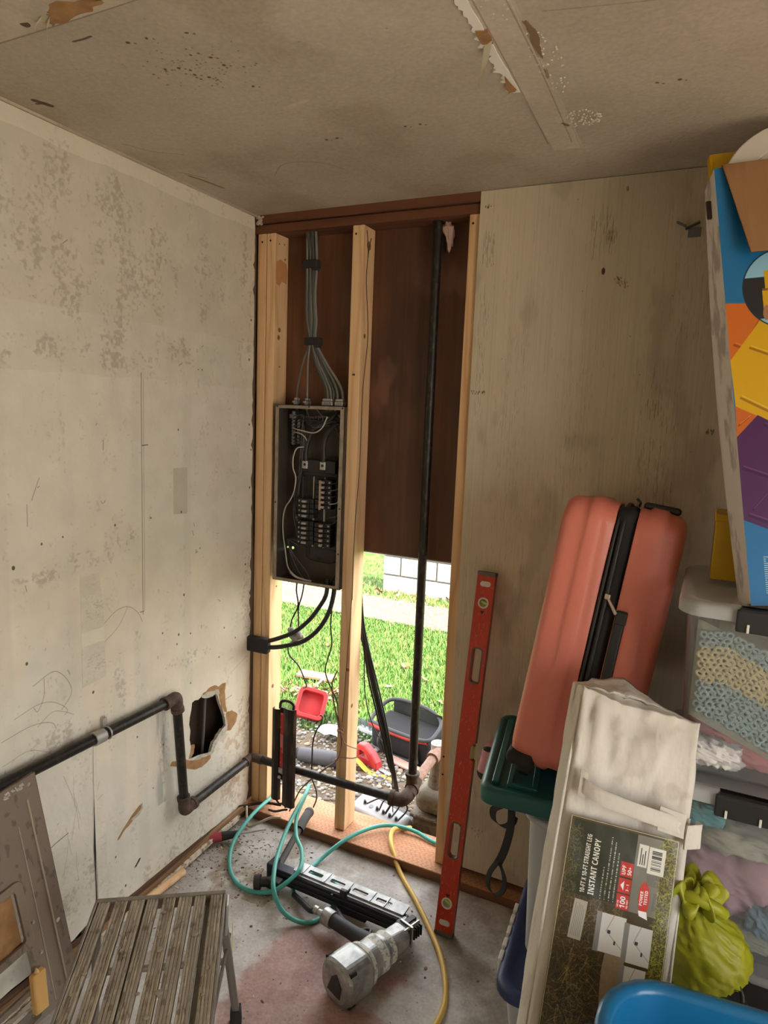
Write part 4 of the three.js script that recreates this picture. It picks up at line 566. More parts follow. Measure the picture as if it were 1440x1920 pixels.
// cables and wires below the panel
{
  const blk = std(C(.012, .012, .013), .5);
  one('service_cable', 'upper thick black cable curving from panel bottom to the left wall', 'cable', tube([[.338, 1.06, -.04], [.338, 1.0, -.032], [.315, .95, -.024], [.27, .885, -.012], [.215, .835, 0], [.15, .80, .008], [.085, .775, .008], [.0, .77, .008], [-.06, .77, .008]], .0088, 70, 10), blk);
  one('service_cable', 'lower thick black cable curving from panel bottom to the left wall', 'cable', tube([[.372, 1.06, -.04], [.37, 1.0, -.034], [.355, .93, -.026], [.318, .86, -.014], [.26, .805, 0], [.19, .775, .004], [.11, .752, .006], [.0, .744, .006], [-.06, .744, .006]], .0092, 70, 10), blk);
  one('cable_wrap', 'black tape wrap where the two thick cables enter the left wall', 'tape', [warp(rb(-.04, .10, .726, .79, -.008, .024, .010, null, 3), v => { v.y += .006 * Math.sin(v.x * 60); })], M.blkMatte);
  const wire = (label, pts, r, mat = blk) => one('loose_wire', label, 'wire', tube(pts, r, pts.length * 8, 7), mat);
  wire('thin black wire falling to a frayed knot left of the thick cables', [[.201, 1.06, -.04], [.201, 1.0, -.03], [.21, .935, -.03], [.182, .87, -.03], [.175, .83, -.03], [.172, .80, -.03]], .0032);
  wire('slack thin wire looping from the frayed knot down to the grass', [[.235, 1.06, -.04], [.228, .98, -.03], [.212, .93, -.032], [.214, .86, -.03], [.21, .80, -.03], [.17, .765, -.03], [.165, .72, -.04], [.20, .67, -.06], [.225, .61, -.07], [.228, .58, -.08], [.2, .56, -.1]], .003);
  one('wire_knot', 'frayed grey wire nuts knotted below the panel', 'wire nut', (() => { const R = rng(4), g = []; for (let k = 0; k < 12; k++) g.push(warp(new THREE.IcosahedronGeometry(.010 + .006 * R(), 1), v => { v.multiplyScalar(1 + .5 * n3(v.x * 90, v.y * 90, v.z * 90, 2)); }).translate(.18 + .05 * R(), .795 + .04 * R(), -.03 + .015 * R())); return g; })(), std(C(.34, .33, .31), .8));
  wire('thin dark wire hanging from panel bottom beside the middle stud', [[.362, 1.06, -.04], [.368, 1.0, -.03], [.366, .93, -.03], [.364, .88, -.03], [.371, .80, -.03], [.355, .74, -.03], [.342, .69, -.035], [.350, .65, -.04], [.37, .615, -.04], [.402, .575, -.03], [.415, .53, -.02], [.425, .49, -.008]], .0028);
  wire('brown wire dropping in front of the middle stud to the plate', [[.40, .70, -.03], [.385, .65, -.02], [.398, .59, -.008], [.425, .50, -.006], [.442, .45, -.002], [.445, .40, .0], [.432, .35, .006], [.38, .30, .02], [.33, .25, .045], [.29, .20, .05], [.27, .15, .06], [.255, .11, .07]], .0030, std(C(.2, .12, .09), .6));
  wire('thin brown wire crossing the lower part of the middle stud', [[.438, .47, .0], [.46, .42, -.005], [.50, .385, -.05]], .0020, std(C(.3, .18, .12), .6));
  wire('thin wire stub reaching right from the middle stud', [[.405, .33, -.006], [.44, .355, -.006], [.49, .36, -.02], [.52, .37, -.05]], .0020, std(C(.3, .18, .12), .6));
  one('wire_coil', 'little coil of bare copper wire on the middle stud', 'wire', [new THREE.TorusGeometry(.012, .0022, 6, 18).rotateY(.4).translate(.436, .468, -.006), new THREE.TorusGeometry(.009, .002, 6, 18).rotateX(.6).translate(.438, .463, -.004)], std(C(.6, .42, .32), .4, { metalness: .5 }));
  wire('hooked black wire rising from behind the steel bracket', [[.30, .245, -.02], [.295, .32, -.03], [.29, .36, -.04], [.305, .42, -.04], [.328, .46, -.04], [.325, .485, -.05], [.315, .485, -.05]], .0032);
  wire('dark wire running down from the gas pipe to the plate', [[.30, .25, -.005], [.312, .20, -.02], [.316, .16, -.035], [.312, .12, -.045], [.295, .075, -.05]], .0030);
  const bd = ['leftmost', 'second', 'third', 'fourth', 'rightmost'];
  bd.forEach((w, k) => wire(`${w} black cable of the bunch dropping to the outlet strip`, [[.424 + .005 * k, 1.2, -.115], [.428 + .006 * k, 1.0, -.116], [.440 + .006 * k, .88, -.118 - .003 * (k % 3)], [.470 + .006 * k, .78, -.115], [.506 + .009 * k, .66, -.10], [.540 + .009 * k, .55, -.10], [.572 + .008 * k, .45, -.10], [.604 + .006 * k, .34, -.10], [.626 + .003 * k, .25, -.12], [.600 + .009 * k, .17, -.16], [.49 + .038 * k, .07, -.235], [.448 + .034 * k + (k ? .034 : 0), .034, -.247 + .01 * k + (k ? .01 : 0)]], k === 2 ? .0048 : .0036, k % 2 ? std(C(.05, .05, .05), .5) : blk));
  wire('slack thin wire hanging left of the cable bunch', [[.440, 1.0, -.112], [.462, .85, -.112], [.475, .76, -.112], [.483, .62, -.11], [.505, .52, -.11], [.535, .43, -.13], [.575, .33, -.18], [.575, .18, -.22], [.57, .03, -.25]], .0024);
}

// ---------------------------------------------------------------- tools on the floor
{ // framing nailer lying on its side
  const B = V(.80, 0, .48), n = thing('framing_nailer', 'grey and black pneumatic framing nailer lying on the floor', 'nail gun', [B.x, 0, B.z]);
  const cap = V(.826, .066, .640).sub(B), nose = V(.925, .060, .345).sub(B), ax = nose.clone().sub(cap).normalize(), up = V(0, 1, 0), side = new THREE.Vector3().crossVectors(ax, up).normalize(), up2 = new THREE.Vector3().crossVectors(side, ax);
  const alu = std(0xffffff, .38, { map: tex(256, 256, (u, v) => lerp3([176, 178, 176], [120, 122, 122], cl(.2 + 1.3 * (fbm(u, v, 8, 8, 5, 271) - .4))), { rx: 6, ry: 6 }), metalness: .55 });
  const pale = std(0xffffff, .55, { map: tex(256, 256, (u, v) => lerp3([206, 204, 194], [146, 150, 146], ss(.5, .7, fbm(u, v, 16, 16, 4, 273))), { rx: 8, ry: 8 }) });
  const blk = std(C(.02, .021, .024), .5), blu = std(C(.035, .038, .05), .4, { metalness: .3 });
  const at = g => basis(g, cap, side, ax, up2); // local y runs from cap to nose
  // rounded-square housing rings along the axis
  const ring = (w, y, r = .028) => slot(0, 0, w * 2, w * 2, r).getSpacedPoints(48).slice(0, 48).map(p => [p.x, y, p.y]);
  const loft = rings => { const pos = [], idx = [], m = rings[0].length; rings.forEach(r => r.forEach(p => pos.push(...p))); for (let i = 0; i < rings.length - 1; i++) for (let k = 0; k < m; k++) { const a = i * m + k, b = i * m + (k + 1) % m; idx.push(a, a + m, b, b, a + m, b + m); } for (const [i, f] of [[0, 0], [rings.length - 1, 1]]) { const c = pos.length / 3; pos.push(0, rings[i][0][1], 0); for (let k = 0; k < m; k++) { const a = i * m + k, b = i * m + (k + 1) % m; f ? idx.push(a, c, b) : idx.push(a, b, c); } } const g = new THREE.BufferGeometry(); g.setAttribute('position', new THREE.Float32BufferAttribute(pos, 3)); g.setIndex(idx); const q = g.toNonIndexed(); q.computeVertexNormals(); return q; };
  mesh('cap', at(loft([ring(.052, -.034, .046), ring(.060, -.029, .048), ring(.064, -.020, .046), ring(.064, .058, .044), ring(.060, .066, .044)])), alu, n);
  mesh('exhaust_port', [at(prism([[-.030, -.028], [.024, -.034], [.030, .004], [.006, .036], [-.012, .02]], .004).rotateX(PI / 2).translate(0, -.032, 0))], blk, n);
  mesh('cap_bolt', at(mergeGeometries([[.049, .049], [-.049, .049], [.049, -.049], [-.049, -.049]].map(([x, z]) => prep(rod([x, -.022, z], [x, .0, z], .0075, .0075, 8))))), M.blkMatte, n);
  mesh('cylinder', at(loft([ring(.056, .066, .04), ring(.0585, .07, .045), ring(.0585, .085, .05), ring(.054, .09, .05), ring(.053, .15, .048), ring(.047, .155, .044), ring(.046, .185, .04), ring(.040, .19, .036), ring(.036, .25, .025)])), alu, n);
  mesh('label_band', [at(loft([ring(.0592, .071, .045), ring(.0592, .084, .05)])), at(loft([ring(.0536, .10, .05), ring(.0536, .145, .048)])), at(loft([ring(.0468, .158, .044), ring(.0468, .183, .04)]))], pale, n);
  mesh('nose', [at(rb(-.030, .03, .25, .275, -.02, .034, .004)), at(rb(-.016, .016, .275, .318, -.012, .016, .003)), at(rb(-.026, -.006, .275, .33, -.03, .02, .002)), at(mergeGeometries([0, 1, 2, 3].map(k => prep(rb(.012, .03, .28 + k * .011, .285 + k * .011, -.016, .02, .001)))))], blk, n);
  mesh('depth_guide', at(mergeGeometries([prep(rod([.02, .24, .03], [.02, .31, .03], .006, .006, 8)), prep(rb(-.02, .034, .262, .27, -.03, .04, .002))])), M.steel, n);
  // grip
  const h0 = V(.838, .064, .485).sub(B), h1 = V(.640, .055, .436).sub(B), hv = h1.clone().sub(h0), at2 = t => h0.clone().addScaledVector(hv, t).toArray();
  mesh('grip', [rod(at2(.0), at2(.3), .030, .024, 18), rod(at2(.3), at2(.82), .023, .022, 18)], std(C(.03, .03, .034), .65), n);
  mesh('grip_end', [rod(at2(.80), at2(.98), .027, .028, 18), rod(at2(.98), at2(1.02), .028, .018, 18)], alu, n);
  mesh('air_fitting', [rod(at2(1.02), at2(1.14), .011, .009, 12), rod(at2(1.14), at2(1.22), .013, .013, 8)], M.zinc, n);
  mesh('trigger', tube([at2(.12), [at2(.2)[0] + .01, .062, at2(.2)[2] - .045], at2(.42)], .006, 16), blk, n);
  // magazine: black channel with a slotted bright rail on top
  const m0 = V(.352, .030, .312).sub(B), m1 = V(.918, .036, .338).sub(B), mx = m1.clone().sub(m0), ML = mx.length(); mx.normalize(); const mz = new THREE.Vector3().crossVectors(mx, up).normalize(), mu = new THREE.Vector3().crossVectors(mz, mx), inM = g => basis(g, m0, mx, mu, mz);
  mesh('magazine', [inM(rb(0, ML - .02, -.012, .040, -.014, .026, .004)), inM(rb(0, ML * .97, .002, .010, .024, .031, .002)), inM(rb(0, ML * .97, .022, .030, .024, .030, .002))], blu, n);
  const holes = [0, 1, 2, 3].map(k => slot(.175 + k * .092, .003, .058, .018, .005));
  mesh('rail', [inM(prism(slot(ML / 2 + .03, .0, ML * .78, .052, .004), .007, holes).rotateX(PI / 2).translate(0, .050, -.016)), inM(rb(.10, ML - .02, .040, .044, .004, .020, .001))], std(0xffffff, .4, { map: alu.map, metalness: .4 }), n);
  const nl = []; for (let k = 0; k < 12; k++) nl.push(inM(rod([ML - .105 + k * .0056, .046, -.028], [ML - .099 + k * .0056, .046, -.002], .002, .002, 6))); mesh('nail_strip', nl, M.steel, n);
  mesh('rail_rib', [.13, .222, .314, .406, .46].map(x => inM(rb(x, x + .004, .049, .053, -.040, .008, .001))), alu, n);
  mesh('magazine_end', inM(rb(-.012, .016, -.014, .052, -.020, .032, .005)), blk, n);
  mesh('magazine_latch', [inM(rb(.30, .325, .034, .064, .014, .03, .004)), inM(rod([.27, .03, .026], [.27, .03, .034], .007, .007, 10)), inM(rod([.33, .06, .022], [.34, .078, .022], .004, .002, 8)), inM(rb(.28, .40, -.03, -.008, .0, .022, .006))], blk, n);
  mesh('hanger', [rod(m0.clone().add(V(.28, .0, .04)).toArray(), at2(.5), .009, .011, 10)], blk, n);
  mesh('hose_whip', tube([at2(1.2), [.588 - B.x, .045, .429 - B.z], [.521 - B.x, .03, .392 - B.z], [.470 - B.x, .015, .36 - B.z]], .0095, 24, 10), blk, n);
}
{ const teal = std(C(.07, .36, .31), .42), yel = std(C(.62, .40, .07), .45);
  one('air_hose', 'teal air hose looping round the nailer and out over the plate', 'hose', [
    ...capTube([[.098, .07, -.06], [.095, .068, .03], [.094, .062, .09], [.098, .048, .165], [.113, .030, .247], [.158, .013, .326], [.238, .010, .396], [.311, .010, .414], [.383, .02, .402], [.435, .055, .40], [.47, .09, .33], [.43, .10, .25], [.36, .10, .18], [.31, .12, .10], [.289, .155, .008], [.27, .165, -.05]], .0078, 120),
    ...capTube([[.289, .16, .008], [.315, .133, .151], [.364, .122, .295], [.429, .13, .425], [.467, .11, .481], [.496, .06, .484], [.538, .02, .466], [.586, .010, .442], [.612, .010, .389], [.615, .010, .314], [.587, .010, .252], [.532, .010, .217], [.475, .010, .221], [.45, .011, .245], [.438, .010, .279], [.44, .010, .21], [.450, .012, .148], [.492, .046, .060], [.533, .058, -.019], [.591, .062, -.093], [.649, .062, -.122], [.727, .056, -.133], [.822, .051, -.113], [.95, .06, -.14]], .0078, 180),
    ...capTube([[.472, .014, .361], [.452, .012, .335], [.445, .012, .30], [.45, .011, .26]], .0078, 20)], teal);
  one('extension_hose', 'yellow hose running from the plate across the floor', 'hose', capTube([[.69, .046, -.16], [.665, .049, -.135], [.643, .058, -.105], [.646, .056, -.068], [.684, .047, .0], [.745, .012, .06], [.843, .010, .155], [.951, .010, .270], [1.027, .010, .363], [1.076, .010, .449], [1.105, .010, .540], [1.105, .010, .609], [1.09, .010, .72], [1.0, .010, .95]], .0088, 140), yel);
  const h = thing('hammer', 'hammer with dark rubber grip leaning from the floor onto the plate', 'hammer', [.37, 0, .37]);
  const L = a => [a[0] - .37, a[1], a[2] - .37];
  mesh('grip', [tube([[.302, .079, -.005], [.312, .077, .05], [.324, .071, .105]].map(L), .0185, 20, 12), ball(L([.302, .079, -.005]), .0205)], std(C(.06, .058, .056), .8), h);
  mesh('shaft', rod(L([.324, .071, .105]), L([.366, .035, .34]), .012, .013, 10), std(C(.07, .065, .06), .6), h);
  mesh('head', [rod(L([.325, .034, .395]), L([.345, .036, .385]), .025, .025, 18), rod(L([.345, .036, .385]), L([.37, .036, .37]), .017, .017, 14), rb(-.005, .05, .018, .054, -.02, .014, .006), tube([[.40, .04, .365], [.43, .035, .345], [.45, .02, .33]].map(L), .010, 12)], std(C(.045, .043, .04), .55, { metalness: .5 }), h);
  const s = thing('screwdriver', 'red and black handled screwdriver at the foot of the left wall', 'screwdriver', [.08, 0, .19]); const S = a => [a[0] - .08, a[1], a[2] - .19];
  mesh('handle', [rod(S([.012, .028, .275]), S([.045, .028, .237]), .017, .019, 14), ball(S([.012, .028, .275]), .017)], std(C(.35, .03, .05), .5), s); mesh('grip', rod(S([.045, .028, .237]), S([.095, .028, .187]), .018, .013, 14), M.blkMatte, s); mesh('blade', rod(S([.095, .028, .187]), S([.170, .028, .112]), .0045, .004, 10), M.zinc, s);
}
{ // red box level leaning on the plywood
  const l = thing('spirit_level', 'long red spirit level leaning against the painted plywood', 'level', [1.001, 0, .262]); l.rotation.x = -Math.atan(.232 / 1.199); l.rotation.z = -.004; l.rotation.order = 'XYZ';
  const W = .058, T = .024, Ln = 1.218, red = std(0xffffff, .38, { map: tex(128, 1024, (u, v) => lerp3(lerp3([196, 58, 26], [178, 46, 22], fbm(u, v, 3, 10, 4, 281)), [214, 130, 100], .7 * ss(.72, .78, fbm(u, v, 30, 120, 3, 282))), { rx: 14, ry: .8 }) });
  const holes = [slot(0, .315, .034, .118, .012), slot(0, .90, .034, .118, .012), circ(0, .108, .019), circ(0, 1.112, .019)];
  const sh = shapeOf([[-W / 2, .012], [W / 2, .012], [W / 2, .585], [W / 2 - .012, .592], [W / 2 - .016, .615], [W / 2 - .012, .638], [W / 2, .645], [W / 2, Ln - .012], [-W / 2, Ln - .012]]);
  mesh('body', prism(sh, T - .004, holes, .002).translate(0, 0, -T / 2 + .002), red, l);
  mesh('edge_rail', [bx(-W / 2 - .0022, -W / 2, .012, Ln - .012, -T / 2, T / 2), bx(W / 2, W / 2 + .0022, .012, .585, -T / 2, T / 2), bx(W / 2, W / 2 + .0022, .645, Ln - .012, -T / 2, T / 2)], std(C(.36, .07, .04), .4), l);
  const cap = std(C(.13, .12, .11), .6); for (const y of [0, Ln - .014]) mesh('end_cap', rb(-W / 2 - .003, W / 2 + .003, y, y + .014, -T / 2 - .003, T / 2 + .003, .003), cap, l);
  mesh('hand_grip', [.315, .90].map(y => { const g = prism(slot(0, y, .040, .124, .015), T + .002, [slot(0, y, .031, .114, .011)], 0); return g.translate(0, 0, -T / 2 - .001); }), std(C(.14, .10, .08), .6), l);
  const liq = std(C(.55, .62, .2), .2), ring = std(C(.66, .64, .56), .5);
  for (const y of [.108, 1.112]) { const v = mesh('vial_housing', [prism(slot(0, y, .037, .037, .018), T + .001, [circ(0, y, .0135)], 0, 16).translate(0, 0, -T / 2 - .0005)], ring, l); mesh('vial', [rod([-.011, y + .004, 0], [.011, y - .004, 0], .006, .006, 10), rod([0, y, -.009], [0, y, -.004], .0135, .0135, 16)], liq, v); }
  const cv = mesh('vial_housing', rb(W / 2 - .014, W / 2 - .001, .592, .638, -T / 2, T / 2, .004), std(C(.34, .30, .18), .5), l); mesh('vial', rod([W / 2 - .004, .597, .004], [W / 2 - .004, .633, .004], .006, .006, 10), std(C(.75, .66, .08), .3), cv);
  mesh('end_sticker', [prism(slot(0, .044, .036, .018, .008), .0008).translate(0, 0, T / 2), prism(slot(0, 1.176, .036, .018, .008), .0008).translate(0, 0, T / 2)], std(C(.66, .62, .58), .6), l);
  mesh('arrow_mark', [prism([[-.008, .138], [.008, .138], [0, .128]], .0008).translate(0, 0, T / 2), prism([[-.007, 1.085], [.007, 1.085], [0, 1.074]], .0008).translate(0, 0, T / 2)], M.blkMatte, l);
}
// ---------------------------------------------------------------- left foreground
{ // slatted work platform
  const s = thing('work_platform', 'weathered slatted work platform with splayed metal legs', 'platform', [.609, 0, .915]); s.rotation.y = Math.atan2(.571, .821);
  const D = .78, Wd = .317, top = .45;
  const slatTex = k => tex(128, 1024, (u, v) => { const t = fbm(u, v, 40, 8, 3, 291 + k), b = fbm(u, v, 5, 12, 4, 295 + k); let c = lerp3([192, 184, 166], [136, 126, 110], cl(.25 + .8 * t + .8 * (b - .5))); c = lerp3(c, [92, 76, 58], .6 * ss(.6, .74, fbm(u, v, 10, 30, 4, 301 + k))); c = lerp3(c, [196, 186, 164], .55 * ss(.64, .74, fbm(u, v, 12, 20, 3, 306 + k))); return c; }, { rx: 9, ry: 1.2 });
  const sm = [0, 1, 2].map(k => std(0xffffff, .85, { map: slatTex(k), bumpMap: fineBump, bumpScale: .0008 }));
  const pitch = Wd / 8, prof = w => { const P = [[0, -.018], [w, -.018]], n = 4; P.push([w, -.001]); for (let k = n - 1; k >= 0; k--) { const a = w * (k + .80) / n, b = w * (k + .2) / n; P.push([a, 0], [b, 0]); if (k) P.push([w * (k + .08) / n, -.0018], [w * (k - .08) / n, -.0018]); } P.push([0, -.001]); return P; };
  for (let k = 0; k < 8; k++) { const w = pitch - .013 + (k % 3) * .003, g = grain(prism(prof(w), D - .012).translate(-Wd + k * pitch + .005, top, .008), 'z'); const q = mesh('slat', g, sm[k % 3], s); q.rotation.y = .003 * ((k * 7) % 5 - 2); if (k % 3 === 1) mesh('worn_edge', grain(bx(-Wd + k * pitch + .005 + w - .0012, -Wd + k * pitch + .005 + w + .0004, top - .004, top + .0004, .01, D - .01), 'z'), std(C(.55, .47, .33), .8), q); }
  const al = std(0xffffff, .5, { map: tex(128, 128, (u, v) => lerp3([150, 144, 134], [110, 102, 92], fbm(u, v, 8, 8, 4, 311)), { rx: 6, ry: 6 }), metalness: .4 });
  mesh('end_rail', [rb(-Wd - .002, .004, top - .03, top + .002, -.004, .010, .002)], al, s);
  mesh('side_rail', [rb(-.002, .005, top - .034, top + .001, 0, D, .002), rb(-Wd - .005, -Wd + .002, top - .034, top + .001, 0, D, .002)], al, s);
  mesh('under_rail', [rb(-Wd + .085, -Wd + .12, top - .03, top - .019, 0, D, .002), rb(-Wd + .20, -Wd + .23, top - .03, top - .019, 0, D, .002), rb(-Wd + .27, -Wd + .295, top - .03, top - .019, 0, D, .002)], al, s);
  const leg = (x, z, sx, sz) => { const q = mesh('leg', [rod([x, top - .02, z], [x + sx, .03, z + sz], .013, .013, 4)], std(C(.16, .145, .125), .6), s); mesh('foot', rod([x + sx * .96, .05, z + sz * .96], [x + sx, .0, z + sz], .020, .022, 4), M.blkMatte, q); };
  leg(-.006, .03, .036, -.085); leg(-Wd + .006, .03, -.036, -.085); leg(-.006, D - .03, .036, .085); leg(-Wd + .006, D - .03, -.036, .085);
  mesh('hinge_plate', [warp(rb(.006, .012, top - .09, top - .004, .006, .05, .002), v => { v.x += .003 * Math.sin(v.y * 120); })], M.zinc, s);
  mesh('brace', [rod([.012, .30, -.03], [-.02, .22, .18], .005, .005, 8), rod([.02, .20, -.05], [-Wd - .02, .20, -.05], .009, .009, 8)], al, s);
  mesh('warning_label', bx(.017, .0185, .22, .32, -.058, -.044), std(C(.6, .52, .1), .6), s);
  const R = rng(6), g = []; for (let k = 0; k < 26; k++) g.push(warp(new THREE.IcosahedronGeometry(.004 + .006 * R(), 1), v => { v.y *= .5; v.multiplyScalar(1 + .5 * n3(v.x * 200, v.y * 200, v.z * 200, 5)); }).translate(-Wd + Wd * R(), top + .001, .02 + .6 * R())); tag(mesh('caked_dirt', g, std(C(.3, .25, .18), .95), s), null, null, null, 'stuff');
}
{ // the panel's sheet-metal front, leaning on the left wall
  const c = thing('panel_cover', 'taupe sheet metal panel cover leaning against the left wall', 'panel cover', [.122, .004, .972]);
  const Y = V(-.062, .68, 0).normalize(), X = V(0, 0, 1), Z = new THREE.Vector3().crossVectors(X, Y); c.quaternion.setFromRotationMatrix(new THREE.Matrix4().makeBasis(X, Y, Z)); c.rotateZ(-.11);
  const pm = std(0xffffff, .5, { map: tex(256, 512, (u, v) => { let k = lerp3([140, 126, 112], [118, 104, 92], cl(.4 + 1.3 * (fbm(u, v, 5, 5, 5, 321) - .5))); return lerp3(k, [96, 84, 74], .6 * ss(.66, .74, fbm(u, v, 30, 30, 3, 322))); }, { rx: 2, ry: 1 }), metalness: .25 });
  const W = .37, Hh = .70;
  mesh('sheet', prism([[0, 0], [W, 0], [W, Hh], [0, Hh]], .002, [slot(.20, .345, .15, .16, .012), slot(.205, .185, .16, .115, .004), slot(.195, .065, .14, .085, .004), circ(.022, .245, .007), circ(.022, .676, .006)], 0).translate(0, 0, -.001), pm, c);
  mesh('rim', [rb(-.001, .002, 0, Hh, -.001, .016, .001), rb(0, W, Hh - .002, Hh + .001, -.001, .016, .001)], pm, c);
  for (const g of [tube([[.036, .64, -.001], [.036, .4, -.002], [.036, .02, -.002]], .0028, 20, 8), tube([[.075, .58, -.001], [.075, .3, -.001], [.078, .03, -.001]], .0016, 20, 8)]) mesh('pressed_ridge', g, std(C(.42, .36, .27), .4, { metalness: .4 }), c);
  mesh('door_frame', [prism(slot(.20, .345, .19, .20, .02), .006, [slot(.20, .345, .152, .162, .012)], .002).translate(0, 0, -.009), rb(.12, .30, .112, .128, -.008, 0, .002)], pm, c);
  mesh('kraft_card', rb(.13, .275, .255, .42, .004, .006, .001), M.tornPaper, c);
  mesh('rivet', [rod([.094, .30, -.001], [.094, .30, -.006], .005, .004, 10), rod([.09, .20, -.001], [.09, .20, -.006], .005, .004, 10), rod([.1, .09, -.001], [.1, .09, -.006], .005, .004, 10)], M.zinc, c);
  const R = rng(3), g = []; for (let k = 0; k < 10; k++) g.push(prism([[0, 0], [.012, .002], [.016, .008], [.004, .010]], .0006).translate(.02 + .08 * R(), Hh - .016 - .012 * R(), -.002)); mesh('paint_chip', g, M.gypsum, c);
  const k = thing('wood_shim', 'yellow pine shim stuck in the panel cover opening', 'wood', [.135, .045, 1.11]); k.rotation.set(0, 0, .09); mesh('piece', [rb(-.010, .010, .0, .115, -.02, .02, .004)], std(0xffffff, .8, { map: woodTex([206, 162, 96], [150, 104, 54], 331) }), k); mesh('splinter', rod([0, .105, .0], [.002, .128, .004], .010, .003, 6), std(0xffffff, .8, { map: studTex }), k);
}
{ // loose trim and sticks along the foot of the left wall
  const sm = std(0xffffff, .85, { map: woodTex([150, 116, 84], [84, 58, 40], 341), bumpMap: fineBump, bumpScale: .001 }), dk = std(0xffffff, .9, { map: woodTex([104, 74, 52], [54, 36, 26], 343) }), wh = std(0xffffff, .7, { map: tex(128, 256, (u, v) => lerp3([206, 194, 172], [140, 118, 92], ss(.5, .7, fbm(u, v, 12, 20, 4, 344))), { rx: 6, ry: 3 }) });
  const strip = (label, pts, w, h, mat) => { const n = 26, c = new THREE.CatmullRomCurve3(pts.map(p => V(...p))), g = warp(new THREE.BoxGeometry(w, h, 1, 2, 1, n), v => { const t = v.z + .5, p = c.getPoint(t), rag = .12 * (vn(t * 40, v.x * 90, 99, 99, 6) - .5); v.x = p.x + v.x * (1 + 2 * rag); v.y = p.y + v.y * (1 + 2 * rag); v.z = p.z; }, false); return one('trim_strip', label, 'trim strip', grain(g, 'z'), mat); };
  strip('splintered brown base strip along the foot of the left wall', [[.014, .045, .03], [.016, .040, .22], [.018, .020, .5], [.020, .016, .9], [.020, .016, 1.6]], .012, .022, sm);
  strip('dark base strip behind the splintered one at the left wall', [[.006, .022, .02], [.006, .03, .3], [.006, .022, .7], [.006, .02, 1.6]], .012, .036, dk);
  strip('pale painted strip lying in front of the base strips', [[.028, .03, .10], [.030, .026, .3], [.032, .012, .55], [.038, .010, .9], [.06, .010, 1.4]], .010, .018, wh);
  strip('second pale strip on the floor near the panel cover', [[.055, .008, .80], [.06, .008, 1.0], [.085, .008, 1.5]], .018, .012, wh);
  one('wooden_dowel', 'short pale wooden stick lying by the left wall', 'stick', [rod([.048, .014, .452], [.040, .014, .66], .0135, .0135, 14)], M.studB);
  one('bent_bar', 'thin dark metal bar across the corner above the plate', 'bar', tube([[.004, .052, .07], [.06, .058, .02], [.10, .062, .0], [.16, .066, -.01]], .006, 20), M.pipe);
  one('bent_wire', 'pale bent flat wire scrap at the corner on the floor', 'wire', tube([[.035, .06, .06], [.06, .03, .09], [.085, .012, .11], [.12, .03, .10], [.16, .05, .07], [.20, .055, .05]], .005, 40), std(C(.42, .36, .28), .5, { metalness: .3 }));
  one('bent_wire', 'dark bent wire lying on the plate behind the bracket', 'wire', tube([[.12, .048, .02], [.17, .07, .045], [.22, .10, .06], [.24, .11, .066]], .0045, 30), M.pipe);
  const R = rng(9), chip = new THREE.IcosahedronGeometry(1, 0);
  scatter('floor_debris', chip, std(0xffffff, .95), 900, 351, (q, R, c) => { const s = .0009 + .0026 * R() ** 3; q.scale.set(s * (1 + 1.6 * R()), s * .5, s * (1 + R())); q.rotation.y = 6.3 * R(); const a = R() < .7; const x = a ? .03 + .38 * R() : .05 + 1.0 * R(), z = a ? .06 + .32 * R() + .1 * R() : .06 + .9 * R(); q.position.set(x, s * .3, z); const t = R(); t < .3 ? c.setRGB(.12, .09, .06) : t < .6 ? c.setRGB(.4, .3, .2) : t < .8 ? c.setRGB(.26, .14, .10) : c.setRGB(.5, .47, .42); }, 'plaster crumbs, wood chips and grit on the concrete');
  scatter('drywall_dust', chip, std(0xffffff, .95), 350, 352, (q, R, c) => { const s = .0016 + .004 * R() ** 2; q.scale.set(s * 1.4, s * .6, s); q.position.set(.03 + .09 * R() ** 2, s * .3, .1 + 1.1 * R()); const t = .3 + .3 * R(); c.setRGB(t, t * .92, t * .8); }, 'plaster crumbs along the foot of the left wall');
}

// ---------------------------------------------------------------- stored things on the right
function rectRing(w, d, r, y, n = 6) { const s = slot(0, 0, w, d, r), P = []; const q = [[w / 2 - r, -(d / 2 - r), -PI / 2], [w / 2 - r, d / 2 - r, 0], [-(w / 2 - r), d / 2 - r, PI / 2], [-(w / 2 - r), -(d / 2 - r), PI]]; for (const [x, z, a] of q) for (let k = 0; k <= n; k++) P.push([x + r * Math.cos(a + PI / 2 * k / n), y, z + r * Math.sin(a + PI / 2 * k / n)]); return P; }
function loftRings(rings, capA = true, capB = true) { const pos = [], idx = [], m = rings[0].length; rings.forEach(r => r.forEach(p => pos.push(...p))); for (let i = 0; i < rings.length - 1; i++) for (let k = 0; k < m; k++) { const a = i * m + k, b = i * m + (k + 1) % m; idx.push(a, a + m, b, b, a + m, b + m); } for (const [i, on, f] of [[0, capA, 0], [rings.length - 1, capB, 1]]) if (on) { const c = pos.length / 3; pos.push(0, rings[i][0][1], 0); for (let k = 0; k < m; k++) { const a = i * m + k, b = i * m + (k + 1) % m; f ? idx.push(a, c, b) : idx.push(a, b, c); } } const g = new THREE.BufferGeometry(); g.setAttribute('position', new THREE.Float32BufferAttribute(pos, 3)); g.setIndex(idx); g.computeVertexNormals(); return g; }
